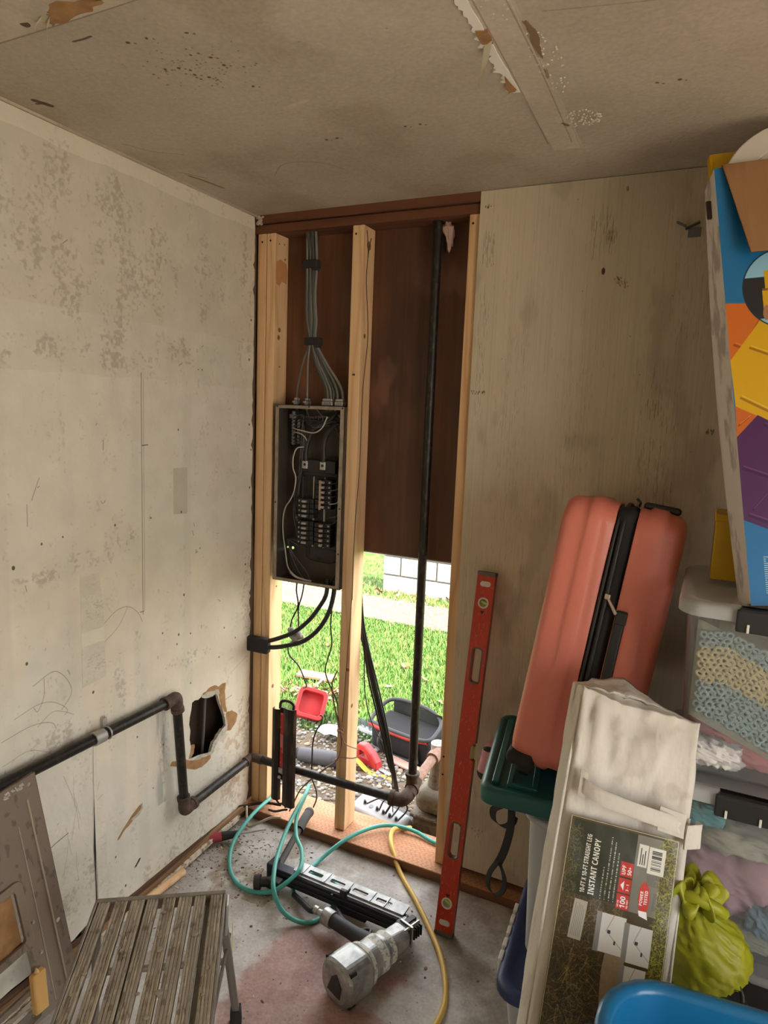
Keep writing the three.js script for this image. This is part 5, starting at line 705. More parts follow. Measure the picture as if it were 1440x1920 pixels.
// open tub with thickness: outer shell up, rim over, inner shell down
function tub(w, d, h, taper, r, th, rim = .012, rimH = .014) { const W = k => w - taper * 2 * (1 - k), D = k => d - taper * 2 * (1 - k); return loftRings([rectRing(W(0) - .02, D(0) - .02, r * .8, 0), rectRing(W(0), D(0), r, .012), rectRing(W(.93), D(.93), r, h - rimH), rectRing(W(.94) + rim * 2, D(.94) + rim * 2, r + rim, h - rimH), rectRing(w + rim * 2, d + rim * 2, r + rim, h), rectRing(w - th * 2, d - th * 2, r - th, h), rectRing(W(0) - th * 2, D(0) - th * 2, r - th, th + .008), rectRing(W(0) - th * 2 - .02, D(0) - th * 2 - .02, r * .7, th)]); }
const clearPlastic = new THREE.MeshPhysicalMaterial({ color: C(.86, .87, .88), roughness: .14, transmission: .94, thickness: 0, ior: 1.45 });
const milkyPlastic = new THREE.MeshPhysicalMaterial({ color: C(.74, .76, .77), roughness: .5, transmission: .55, thickness: 0, ior: 1.45 });
function cloth(name, label, w, h, d, pos, mat, seed, amp = .02, fr = 14, parent) { const g = warp(new THREE.SphereGeometry(1, 56, 40), v => { // rounded heap with soft ridged folds
    const p = 5, k = Math.pow(Math.abs(v.x) ** p + Math.abs(v.y) ** p + Math.abs(v.z) ** p, -1 / p), q = v.clone(); v.multiplyScalar(k); v.set(v.x * w / 2, v.y * h / 2, v.z * d / 2);
    const f = n3(v.x * fr * .6 + seed, v.y * fr * .8, v.z * fr * .6 + seed, seed), r = 1 - Math.abs(n3(v.x * fr + 3.1 * f + seed, v.y * fr * 1.6 + 2 * f, v.z * fr + seed, seed + 3)) * 2;
    v.addScaledVector(q, amp * (.9 * f + .7 * r - .6)); }); return one(name, label, 'cloth', g.translate(...pos), mat); }
const fabricBump = tex(256, 256, (u, v) => 128 + 60 * Math.sin(u * PI * 128) * Math.sin(v * PI * 128) + 60 * (fbm(u, v, 8, 8, 3, 361) - .5), { srgb: false, rx: 8, ry: 8 });
const fab = (c, o = {}) => std(c, .95, { bumpMap: fabricBump, bumpScale: .0006, ...o });

// ---- totes on the left of the heap: white tub with navy lid, clear tub above with teal lid
{
  const a = thing('storage_tote', 'white storage tote with navy lid standing on the floor', 'tote', [1.424, 0, .40]); a.rotation.y = .06;
  mesh('tub', tub(.29, .47, .235, .025, .05, .004), milkyPlastic, a);
  mesh('lid', [loftRings([rectRing(.32, .52, .06, .228), rectRing(.33, .53, .065, .232), rectRing(.33, .53, .065, .252), rectRing(.31, .51, .06, .258), rectRing(.28, .48, .05, .258), rectRing(.26, .46, .05, .246)])], std(C(.02, .035, .11), .5), a);
  const ribs = []; for (let k = 0; k < 5; k++) ribs.push(rb(-.174, -.162, .20, .258, -.08 + k * .05, -.045 + k * .05, .003)); mesh('latch', ribs, M.white, a);
  const b = thing('storage_tote', 'clear storage tote with teal lid under the coral suitcase', 'tote', [1.44, .262, .345]); b.rotation.y = .06;
  mesh('tub', tub(.29, .40, .42, .012, .05, .004), milkyPlastic, b);
  mesh('handle_flange', [rb(-.18, -.145, .395, .41, -.06, .06, .006), tube([[-.165, .40, -.05], [-.175, .33, -.03], [-.175, .33, .03], [-.165, .40, .05]], .006, 20)], milkyPlastic, b);
  cloth('folded_clothes', 'dark folded clothes inside the teal-lidded clear tote', .20, .30, .30, [1.44, .46, .345], fab(C(.10, .11, .12)), 5, .012);
  cloth('folded_linen', 'pale folded linen inside the white tote with navy lid', .18, .14, .34, [1.437, .11, .40], fab(C(.52, .52, .5)), 6, .012);
  const lid = thing('tote_lid', 'teal ribbed lid lying loosely on the clear tote', 'lid', [1.37, .70, .325]); lid.rotation.set(0, .16, -.05, 'YXZ');
  const tm = std(C(.012, .105, .105), .42);
  mesh('plate', [loftRings([rectRing(.44, .475, .03, -.004), rectRing(.45, .485, .035, 0), rectRing(.455, .49, .04, .034), rectRing(.44, .475, .036, .042), rectRing(.415, .45, .03, .042), rectRing(.41, .445, .03, .033)])], tm, lid);
  mesh('rib', [rb(-.200, -.180, .032, .044, -.20, .20, .004), rb(-.160, -.145, .032, .043, -.19, -.02, .003), rb(-.160, -.145, .032, .043, .0, .19, .003), rb(-.16, -.08, .032, .043, -.195, -.18, .003), rb(-.16, -.08, .032, .043, -.02, -.005, .003), rb(-.095, -.08, .032, .043, .0, .19, .003), rb(-.16, -.08, .032, .043, .18, .195, .003)], tm, lid);
}
{ // backpack wedged behind, only its straps and a pink corner show
  const p = thing('backpack_strap', 'black webbing straps with a loop hanging below the teal lid', 'strap', [1.215, .40, .44]);
  const ribbon = (pts, w, ax = V(.85, 0, .5)) => { const c = new THREE.CatmullRomCurve3(pts.map(q => V(...q))), n = 40, pos = [], idx = []; for (let i = 0; i <= n; i++) { const q = c.getPoint(i / n); for (const s of [-1, 1]) for (const t of [0, .0022]) pos.push(q.x + ax.x * s * w + t, q.y + ax.y * s * w, q.z + ax.z * s * w); } for (let i = 0; i < n; i++) { const a = i * 4, b = a + 4; idx.push(a, b, a + 2, b, b + 2, a + 2, a + 1, a + 3, b + 1, b + 1, a + 3, b + 3, a, a + 1, b, a + 1, b + 1, b, a + 2, b + 2, a + 3, a + 3, b + 2, b + 3); } const g = new THREE.BufferGeometry(); g.setAttribute('position', new THREE.Float32BufferAttribute(pos, 3)); g.setIndex(idx); g.computeVertexNormals(); return g; };
  mesh('webbing', [ribbon([[.03, .27, .02], [-.0, .24, .03], [-.03, .20, .0], [-.028, .165, -.01], [.0, .16, .0], [.03, .19, .02], [.04, .22, .03]], .012), ribbon([[.03, .25, .03], [.03, .18, .03], [.015, .10, .03], [.0, .06, .03]], .013)], std(C(.012, .012, .013), .8, { side: THREE.DoubleSide }), p);
  mesh('loop', ribbon([[.0, .07, .03], [-.022, .02, .03], [-.02, -.02, .03], [.0, -.035, .03], [.022, -.012, .03], [.022, .03, .03], [.004, .07, .03]], .009, V(.8, .1, .6).normalize()), std(C(.014, .014, .015), .8, { side: THREE.DoubleSide }), p);
  one('shoulder_bag', 'pink and black bag corner tucked behind the teal lid', 'bag', [warp(new RoundedBoxGeometry(.07, .12, .10, 5, .03), v => { v.x += .006 * Math.sin(v.y * 60); }).translate(1.108, .615, .20)], std(0xffffff, .8, { map: tex(64, 64, (u, v) => v > .35 ? [196, 140, 146] : [34, 30, 32], { rx: 8, ry: 9 }) }));
}
{ // coral hard-shell suitcase
  const s = thing('suitcase', 'coral hard-shell suitcase standing on the teal lid', 'suitcase', [1.375, .742, .52]);
  s.rotation.set(-.10, .06, -.13, 'YXZ');
  const sm = new THREE.MeshPhysicalMaterial({ color: C(.68, .20, .145), roughness: .42, clearcoat: .15, clearcoatRoughness: .4, bumpMap: fineBump, bumpScale: .0003 });
  const T = .30, Hs = .78, Wd = .40, hs = Hs - .04; // shell rings run across the case from side to zip
  const half = st => { const g = loftRings(st.map(([x, i]) => rectRing(Wd - 2 * i, hs - 2 * i, .062 - Math.min(.03, i * .6), x, 9))); return warp(g, v => { const [a, x, b] = [v.x, v.y, v.z]; v.set(x, b + .04 + hs / 2, a - Wd / 2); }); };
  mesh('shell', half([[-.150, .050], [-.149, .034], [-.145, .020], [-.137, .010], [-.125, .004], [-.105, .002], [-.088, .002], [-.080, -.005], [-.050, -.005], [-.042, .002], [-.018, .002], [-.016, .010]]), sm, s);
  mesh('shell', half([[.034, .010], [.036, .002], [.058, .002], [.066, -.005], [.100, -.005], [.108, .002], [.128, .004], [.140, .010], [.149, .020], [.153, .034], [.154, .050]]), sm, s);
  mesh('zip_band', [rb(-.020, .038, .046, Hs - .006, -Wd + .006, -.006, .05, null, 6)], std(C(.012, .012, .013), .8), s);
  mesh('zip_teeth', [tube([[.004, .12, -.004], [.004, .35, -.004], [.004, Hs - .07, -.004], [.004, Hs - .024, -.022], [.004, Hs - .006, -.07], [.004, Hs - .005, -.3]], .006, 40), tube([[-.010, .12, -.006], [-.010, Hs - .07, -.006], [-.010, Hs - .024, -.024], [-.010, Hs - .006, -.07]], .004, 40)], M.blk, s);
  mesh('zip_pull', [rb(.0, .014, .535, .550, .0, .012, .003), rod([.010, .538, .010], [.036, .505, .012], .0035, .005, 8)], std(C(.55, .47, .42), .3, { metalness: .8 }), s);
  mesh('side_handle', [rb(.036, .062, .20, .51, -.002, .010, .008, null, 3), rb(.036, .064, .18, .23, -.004, .012, .005), rb(.036, .064, .48, .515, -.004, .012, .005)], std(C(.02, .022, .022), .5), s);
  mesh('top_handle', [rb(.04, .13, Hs - .004, Hs + .014, -.16, -.05, .008, null, 3), tube([[.03, Hs, -.06], [.03, Hs + .012, -.03], [.02, Hs + .018, -.03]], .003, 10)], M.blk, s);
  for (const [x, z] of [[-.10, -.055], [.10, -.055], [-.10, -Wd + .055], [.10, -Wd + .055]]) { const w = mesh('wheel', [rod([x - .012, .022, z], [x + .012, .022, z], .022, .022, 18)], M.blk, s); mesh('wheel_fork', [rb(x - .022, x + .022, .018, .085, z - .03, z + .045, .012, null, 3)], M.blkMatte, w); }
  mesh('corner_guard', [warp(rb(-T / 2 - .004, -T / 2 + .075, .036, .075, -.09, .004, .02, null, 4), v => { })], M.blkMatte, s);
}
{ // white canopy bag with its printed card
  const o = V(1.548, 0, 1.20), top = V(1.572, 1.10, .745), ax = top.clone().sub(o).normalize(), Lg = 1.215;
  const b = thing('canopy_bag', 'long white fabric canopy bag leaning up with printed label card', 'canopy bag', [o.x, .012, o.z]);
  let X = V(.94, -.04, -.29); X.addScaledVector(ax, -X.dot(ax)).normalize(); const Z = new THREE.Vector3().crossVectors(X, ax).normalize(); b.quaternion.setFromRotationMatrix(new THREE.Matrix4().makeBasis(X, ax, Z));
  const wm = std(0xffffff, .8, { map: tex(512, 1024, (u, v) => { let c = lerp3([226, 222, 214], [206, 200, 190], fbm(u, v, 5, 8, 5, 371)); c = lerp3(c, [176, 168, 154], .35 * ss(.62, .8, fbm(u, v, 16, 24, 4, 372))); return c; }, { rx: 1.5, ry: .8 }), bumpMap: tex(512, 512, (u, v) => 255 * (.7 * fbm(u, v, 7, 4, 5, 373) + .3 * fbm(u, v, 60, 60, 2, 374)), { srgb: false, rx: 3, ry: 1.5 }), bumpScale: .0025 });
  const W = .272, Dp = .16, g = warp(new THREE.BoxGeometry(W, Lg, Dp, 22, 80, 16).translate(0, Lg / 2, -Dp / 2), v => {
    const t = v.y / Lg, e = ss(.90, 1, t);
    // rounded long edges, soft bulge, puckers
    const ux = v.x / (W / 2), uz = (v.z + Dp / 2) / (Dp / 2); const sq = Math.max(Math.abs(ux), Math.abs(uz)), rd = Math.hypot(ux, uz); if (rd > 1.0) { const k = 1 - .12 * (rd - 1) / .414; v.x *= k; v.z = -Dp / 2 + (v.z + Dp / 2) * k; }
    const w1 = n3(v.x * 9 + 3, v.y * 5, v.z * 9, 11), w2 = n3(v.x * 22 + 9, v.y * 14, v.z * 22, 12);
    if (v.z > -Dp * .2) v.z += .010 * w1 + .004 * w2; v.x += .006 * w1 * Math.sign(v.x) * Math.abs(ux);
    // the closed end slumps: peak towards the back, right corner lower
    if (e > 0) { v.y += e * (.045 * (1 - Math.abs(ux + .15)) * (-.4 - v.z / Dp) * 1.4 - .03 * Math.max(0, ux) + .008 * w1); if (v.z > -Dp * .35) v.z -= .03 * e * (1 - .6 * Math.abs(ux)); }
    // dent in the upper front
    const dd = ((v.x - .02) / .07) ** 2 + ((t - .82) / .07) ** 2; if (v.z > -Dp * .3 && dd < 2.5) v.z -= .018 * Math.exp(-dd * 1.4);
  });
  mesh('bag', g, wm, b);
  mesh('seam', [tube([[-W / 2 + .003, .02, -.003], [-W / 2 + .003, .5, -.003], [-W / 2 + .006, 1.05, -.006], [-W / 2 + .012, Lg - .02, -.03]], .0034, 60), tube([[W / 2 - .012, .02, -.008], [W / 2 - .012, .5, -.008], [W / 2 - .014, 1.0, -.010]], .003, 60)], wm, b);
  const lift = .012;
  const rib = (pts, w, th) => { const n = 30, c = new THREE.CatmullRomCurve3(pts.map(q => V(...q))); return warp(new THREE.BoxGeometry(1, w, th, n, 3, 1), v => { const p = c.getPoint(v.x + .5); v.x = p.x; v.y += p.y; v.z += p.z + .0015 * Math.sin(v.y * 300); }); };
  mesh('carry_handle', [rib([[-.098, 1.015, .014], [-.07, 1.005, .030], [.0, .995, .036], [.05, .990, .028], [.10, .985, .012]], .030, .006), rib([[.055, .990, .016], [.108, .985, .014]], .046, .004), rib([[-.106, 1.02, .010], [-.09, 1.015, .014]], .05, .004)], wm, b);
  mesh('side_strap', [rib([[.112, .965, .010], [.132, .970, .004], [.150, .972, -.015], [.148, .972, -.045]], .046, .006)], wm, b);
  const label = canvasTex(1536, 512, (c, w, h) => { // lies along the bag: x runs up the bag, y across it from left to right; 2560 px a metre
    const R = rng(88), cols = (a) => a[R() * a.length | 0];
    c.fillStyle = '#4a3f28'; c.fillRect(0, 0, w, h);
    const straw = (n, x0, x1, y0, y1, col, l = 40, lw = 3) => { for (let k = 0; k < n; k++) { const x = x0 + (x1 - x0) * R(), y = y0 + (y1 - y0) * R(), a = R() * 6.3, q = l * (.3 + R()); c.strokeStyle = cols(col); c.globalAlpha = .55; c.lineWidth = 1 + lw * R(); c.beginPath(); c.moveTo(x, y); c.quadraticCurveTo(x + q * .5 * Math.cos(a) + 8, y + q * .5 * Math.sin(a), x + q * Math.cos(a), y + q * Math.sin(a)); c.stroke(); } c.globalAlpha = 1; };
    straw(2600, 0, 1200, 0, 300, ['#6b5430', '#8a6f40', '#3a3320', '#251f15', '#a4884f', '#55452a']); straw(600, 0, 900, 60, 200, ['#b39a62', '#8f7646', '#2a2417'], 60, 4);
    c.fillStyle = '#b39c7c'; c.globalAlpha = .75; c.beginPath(); c.moveTo(700, 250); c.quadraticCurveTo(900, 225, 1010, 262); c.lineTo(1000, 330); c.quadraticCurveTo(800, 345, 560, 330); c.quadraticCurveTo(300, 330, 0, 380); c.lineTo(0, 330); c.quadraticCurveTo(420, 240, 700, 250); c.fill(); c.globalAlpha = 1;
    straw(500, 0, 700, 300, 440, ['#6f7434', '#8b8c44', '#4a4a26', '#a89a6a'], 26);
    c.fillStyle = '#2e321f'; c.fillRect(1165, 20, 355, 300); straw(300, 1165, 1480, 14, 70, ['#6d6434', '#8b7c48', '#4b4a2a'], 26, 2);
    c.fillStyle = '#7d7a70'; c.fillRect(1150, 322, 370, 122);
    straw(2600, 0, w, 440, 512, ['#8f9a28', '#b0ad3c', '#767d22', '#c4c060'], 18, 3);
    c.fillStyle = '#efece0'; c.font = 'bold 31px sans-serif'; c.fillText('10-FT X 10-FT STRAIGHT LEG', 1178, 112, 285); c.font = 'bold 39px sans-serif'; c.fillText('INSTANT CANOPY', 1178, 156, 270);
    c.fillStyle = '#cfd0bc'; for (const [y, l] of [[184, 140], [204, 290], [224, 270], [244, 230]]) { c.fillRect(1172, y + 2, 4, 4); for (let x = 1184; x < 1184 + l; x += 3 + 7 * R()) c.fillRect(x, y, 1 + 4 * R(), 6); }
    c.fillStyle = '#c8342a'; for (const x of [1150, 1226, 1304]) c.fillRect(x, 262, 70, 58);
    c.fillStyle = '#fff'; c.font = 'bold 34px sans-serif'; c.fillText('100', 1155, 304, 60); c.font = 'bold 11px sans-serif'; c.fillText('UP TO', 1158, 275); c.fillText('SQ FEET', 1158, 317, 54); c.font = 'bold 25px sans-serif'; c.fillText('UPF', 1312, 288, 54); c.fillText('50+', 1314, 314, 54); c.font = 'bold 18px sans-serif'; c.fillText('3 - 1', 1238, 312); c.beginPath(); c.moveTo(1238, 288); c.lineTo(1261, 272); c.lineTo(1284, 288); c.fill();
    c.fillStyle = '#d03a30'; c.beginPath(); c.ellipse(1226, 384, 78, 25, -.03, 0, 7); c.fill(); c.fillStyle = '#fff'; c.font = 'bold 20px sans-serif'; c.fillText('POWER', 1190, 380, 80); c.fillText('TESTED', 1198, 400, 86); c.beginPath(); c.moveTo(1142, 372); c.lineTo(1166, 366); c.lineTo(1168, 404); c.lineTo(1132, 412); c.fill();
    c.fillStyle = '#e6e4da'; c.fillRect(1370, 334, 108, 44); c.fillRect(1348, 382, 128, 76); c.fillStyle = '#222'; for (let x = 1366; x < 1462; x += 3 + 6 * R()) c.fillRect(x, 396, 1 + 4 * R(), 46); c.fillRect(1380, 344, 80, 4); c.fillRect(1380, 354, 52, 4); c.fillRect(1380, 364, 70, 4); c.fillStyle = '#55524a'; for (let y = 388; y < 440; y += 7) c.fillRect(1290, y, 54, 2); for (let y = 426; y < 442; y += 6) c.fillRect(1180, y, 84, 2);
    c.fillStyle = '#b3ae9c'; c.save(); c.translate(1052, 70); c.rotate(.05); c.fillRect(-92, 0, 186, 62); c.fillStyle = '#777'; for (let y = 10; y < 56; y += 8) c.fillRect(-78, y, 130 + 30 * R(), 2); c.restore();
    for (const [x, y, ww, hh] of [[934, 210, 180, 112], [918, 340, 176, 104], [744, 340, 158, 96]]) { c.fillStyle = '#8b8a84'; c.fillRect(x - 2, y - 24, ww + 4, 24); c.fillStyle = '#d6d5d0'; c.fillRect(x, y, ww, hh); c.strokeStyle = '#9a9a98'; c.lineWidth = 3; c.beginPath(); c.moveTo(x + ww * .15, y + hh); c.lineTo(x + ww * .55, y + hh * .25); c.lineTo(x + ww, y + hh * .5); c.stroke(); c.fillStyle = '#3a3a3c'; c.fillRect(x + ww * .5, y + hh * .3, 16, 14); c.fillRect(x + ww * .25, y + hh * .6, 18, 8); }
    c.fillStyle = '#7a4a38'; c.fillRect(770, 392, 30, 22); c.strokeStyle = '#cfc79a'; c.lineWidth = 3; c.strokeRect(4, 4, w - 8, h - 8);
  });
  const lg = new THREE.PlaneGeometry(.60, .214, 40, 14).rotateZ(PI / 2); { const p = lg.attributes.position; for (let i = 0; i < p.count; i++) p.setZ(i, .0125 + .0025 * n3(p.getX(i) * 14, p.getY(i) * 9, 0, 5)); lg.computeVertexNormals(); } lg.userData.keepUV = true;
  lg.translate(-.004, .655, 0); const lm = mesh('label_card', lg, std(0xffffff, .32, { map: label, side: THREE.DoubleSide }), b); lm.userData.label = 'printed product card under clear film';
}
// ---- tall cupboard further right, outside the frame; it keeps the door's light off the back wall
{
  const c = thing('storage_cupboard', 'tall brown storage cupboard along the back wall right of the bins', 'cupboard', [3.0, 0, .39]); const m = std(0xffffff, .7, { map: woodTex([120, 84, 56], [82, 54, 34], 399, { knots: 0 }) });
  mesh('carcass', bx(-.68, .68, 0, 2.30, -.34, .30), m, c); for (const x of [-.34, .34]) { const d = mesh('door', rb(x - .332, x + .332, .06, 2.27, .30, .32, .004), m, c); mesh('handle', rod([x - Math.sign(x) * .31, 1.0, .345], [x - Math.sign(x) * .31, 1.14, .345], .006), M.zinc, d); }
}
// ---- stack of clear latching bins on the right, clothes inside
const BH = .41, BT = k => 1.342 - k * BH, BB = k => k === 2 ? 0 : BT(k) - BH + .016, BZ = .440, BX = 1.785, BW = .30, BD = .42; // lid tops, floors, middle
{
  const W = BW, D = BD, bz = BZ, bxx = BX;
  const labs = ['topmost clear bin with a crochet blanket and pink cloth inside', 'second clear bin from the top with teal and pink cloth', 'bottom clear bin of the stack, behind the lime green sack'];
  const lidM = milkyPlastic;
  for (let k = 0; k < 3; k++) {
    const y = BB(k), b = thing('latching_bin', labs[k], 'storage bin', [bxx, y, bz], 'clear bins stacked by the back wall');
    const h0 = BT(k) - .014 - y;
    mesh('tub', tub(W, D, h0, .018, .04, .003, .008, .012), clearPlastic, b);
    mesh('lid', loftRings([rectRing(W + .026, D + .026, .05, h0 - .018), rectRing(W + .034, D + .034, .054, h0 - .016), rectRing(W + .034, D + .034, .054, h0 + .006), rectRing(W + .02, D + .02, .05, h0 + .014), rectRing(W - .02, D - .02, .04, h0 + .014), rectRing(W - .04, D - .04, .04, h0 + .004)]), lidM, b);
    mesh('latch', [rb(-.055, .055, h0 - .035, h0 + .012, D / 2 + .014, D / 2 + .028, .004), rb(-.05, .05, h0 + .004, h0 + .014, D / 2 - .01, D / 2 + .026, .003)], M.blk, b); for (const x of [-.0325, .0325]) mesh('latch_rib', rb(x - .0025, x + .0025, h0 - .034, h0 - .016, D / 2 + .028, D / 2 + .031, .001), M.white, b);
  }
  // blanket: rows of raised crochet stitches over a slumped sheet
  const y1 = BB(0), zf = bz + D / 2 - .014;
  const bl = thing('crochet_blanket', 'cream and pale blue crochet blanket in the topmost bin', 'blanket', [bxx, y1 + .07, bz]);
  mesh('folded_body', warp(new RoundedBoxGeometry(W - .05, .17, D - .07, 10, .05), v => { v.y += .12 - .35 * (v.x + .06) * (v.x > -.06 ? 1 : -.4) + .012 * n3(v.x * 14, v.y * 14, v.z * 14, 3); }), fab(C(.56, .52, .36)), bl);
  const st = prep(new THREE.TorusGeometry(.0064, .0036, 5, 9)), cr = [], bu = []; const R = rng(15);
  for (let r = 0; r < 19; r++) for (let k = 0; k < 20; k++) { const x = -W / 2 + .038 + k * .0128 + (r % 2) * .0064, topY = .25 - .45 * Math.max(0, x + .06) - .1 * Math.max(0, -.06 - x), y = topY - r * .0112; if (y < .03 - .42 * x || x > W / 2 - .02) continue; const g = st.clone().scale(.9 + .3 * R(), .8 + .3 * R(), 1).rotateZ(R() * 3).rotateX(.5 * (R() - .5)).translate(x + .002 * R(), y + .003 * R(), D / 2 - .024 + .004 * R()); (r > 2 && r < 10 && k < 15 ? cr : bu).push(g); }
  const cm = fab(C(.74, .64, .36)), bm = fab(C(.42, .54, .52));
  tag(mesh('cream_stitches', cr, cm, bl), null, null, null, 'stuff'); tag(mesh('blue_stitches', bu, bm, bl), null, null, null, 'stuff');
  mesh('stitch_backing', warp(new THREE.BoxGeometry(W - .05, .22, .008, 16, 12, 1), v => { v.y += .13 - .4 * (v.x + .03); v.z += D / 2 - .031; }), fab(C(.42, .42, .33)), bl);
  cloth('pink_cloth', 'pink cloth at the bottom of the topmost bin', W - .055, .12, D - .06, [bxx, y1 + .075, bz], fab(C(.66, .25, .27)), 21, .014, 22);
  cloth('white_cloth', 'white cloth in the lower left corner of the topmost bin', .12, .07, .10, [bxx - .062, y1 + .05, zf - .052], fab(C(.68, .66, .66)), 22, .010, 26);
  const y2 = BB(1);
  cloth('teal_cloth', 'small teal cloth near the lid of the second bin', .085, .05, .08, [bxx - .068, y2 + .30, zf - .065], fab(C(.10, .42, .46)), 23, .008, 30);
  cloth('cream_cloth', 'cream knitted cloth draped across the second bin', W - .09, .07, .20, [bxx + .02, y2 + .25, zf - .125], fab(C(.6, .56, .48)), 24, .014, 24);
  cloth('pink_fleece', 'soft pink fleece filling the second bin', W - .075, .17, D - .10, [bxx - .01, y2 + .135, bz], fab(C(.60, .36, .42)), 25, .014, 18);
  cloth('blue_cloth', 'grey blue cloth at the right of the second bin', .08, .08, .10, [bxx + .075, y2 + .075, zf - .07], fab(C(.22, .38, .46)), 26, .01, 24);
  cloth('grey_green_cloth', 'grey green cloth low in the second bin', .12, .05, .10, [bxx + .03, y2 + .036, zf - .065], fab(C(.44, .46, .34)), 27, .008, 24);
  const y3 = BB(2);
  cloth('striped_cloth', 'grey cloth filling the bottom bin', W - .06, .36, D - .08, [bxx, y3 + .22, bz], fab(C(.4, .4, .38)), 28, .014, 20);
}
{ // lime stuff sack on a black crate in front of the stack
  const cr = thing('black_crate', 'black plastic crate in front of the bins under the lime sack', 'crate', [1.905, 0, .775]);
  mesh('shell', tub(.37, .13, .535, .008, .015, .004, .006, .02), std(C(.014, .014, .015), .6), cr); mesh('lid', rb(-.19, .19, .535, .55, -.07, .07, .006), std(C(.014, .014, .015), .6), cr);
  const s = thing('stuff_sack', 'lime green nylon drawstring sack wedged beside the canopy bag', 'sack', [1.722, .553, .795]); s.scale.set(1.12, 1.08, 1.1);
  const gm = std(0xffffff, .5, { map: tex(256, 256, (u, v) => lerp3([168, 170, 32], [136, 140, 22], fbm(u, v, 6, 6, 4, 381)), { rx: 4, ry: 4 }) });
  const fold = (v, a, f) => { const an = Math.atan2(v.z, v.x); return a * .45 * (Math.abs(Math.sin(an * 2.5 + v.y * 1.4)) - .5) * ss(-.2, .9, v.y) + a * .7 * n3(v.x * 2.2 + 4, v.y * 2.0, v.z * 2.2, 31); };
  mesh('sack', warp(new THREE.SphereGeometry(1, 60, 44), v => { const t = (v.y + 1) / 2; const r = (.066 + .012 * Math.sin(t * 3.1)) * (t > .78 ? 1 - .35 * ss(.78, 1, t) : 1); const k = fold(v, .012, 6); v.x = v.x * (r + k) + .012 * Math.sin(t * 4); v.z = v.z * (r * .82 + k); v.y = .005 + t * .185 + .006 * n3(v.x * 20, t * 6, v.z * 20, 7); }), gm, s);
  mesh('ruffle', [warp(new THREE.TorusGeometry(.040, .014, 14, 60).rotateX(PI / 2), v => { const a = Math.atan2(v.z, v.x); v.y += .016 * Math.sin(a * 7) + .006 * Math.sin(a * 13); v.x *= 1 + .16 * Math.sin(a * 9); v.z *= 1 + .16 * Math.cos(a * 8); }).translate(-.02, .205, 0), warp(new THREE.TorusGeometry(.020, .012, 12, 40).rotateX(PI / 2), v => { const a = Math.atan2(v.z, v.x); v.y += .012 * Math.sin(a * 5); v.x *= 1 + .2 * Math.sin(a * 6); }).translate(-.01, .215, .005), tube([[-.055, .19, .02], [-.02, .215, .035], [.02, .205, .03], [.035, .185, .01]], .011, 24)], gm, s);
  mesh('drawcord', [tube([[.062, .075, .025], [.075, .06, .035], [.078, .045, .038]], .004, 16), ball([.080, .04, .038], .008)], M.blk, s);
}
{ // blue tub in the foreground
  const t = thing('blue_tub', 'glossy blue plastic tub in the right foreground', 'tub', [1.855, 0, 1.235]); t.rotation.y = .10; t.scale.y = 1.075;
  const bm = std(C(.012, .18, .42), .28);
  mesh('tub', loftRings([rectRing(.28, .20, .05, 0), rectRing(.30, .22, .06, .012), rectRing(.50, .40, .09, .655), rectRing(.535, .44, .11, .662), rectRing(.555, .455, .12, .676), rectRing(.55, .45, .12, .690), rectRing(.52, .42, .105, .694), rectRing(.49, .395, .09, .684), rectRing(.465, .37, .08, .60), rectRing(.27, .19, .05, .02)], true, true), bm, t);
  mesh('scribble', tube([[.02, .697, -.212], [.03, .698, -.218], [.035, .697, -.205], [.05, .698, -.216], [.055, .697, -.204]], .004, 30, 6), std(C(.03, .02, .3), .5), t);
}
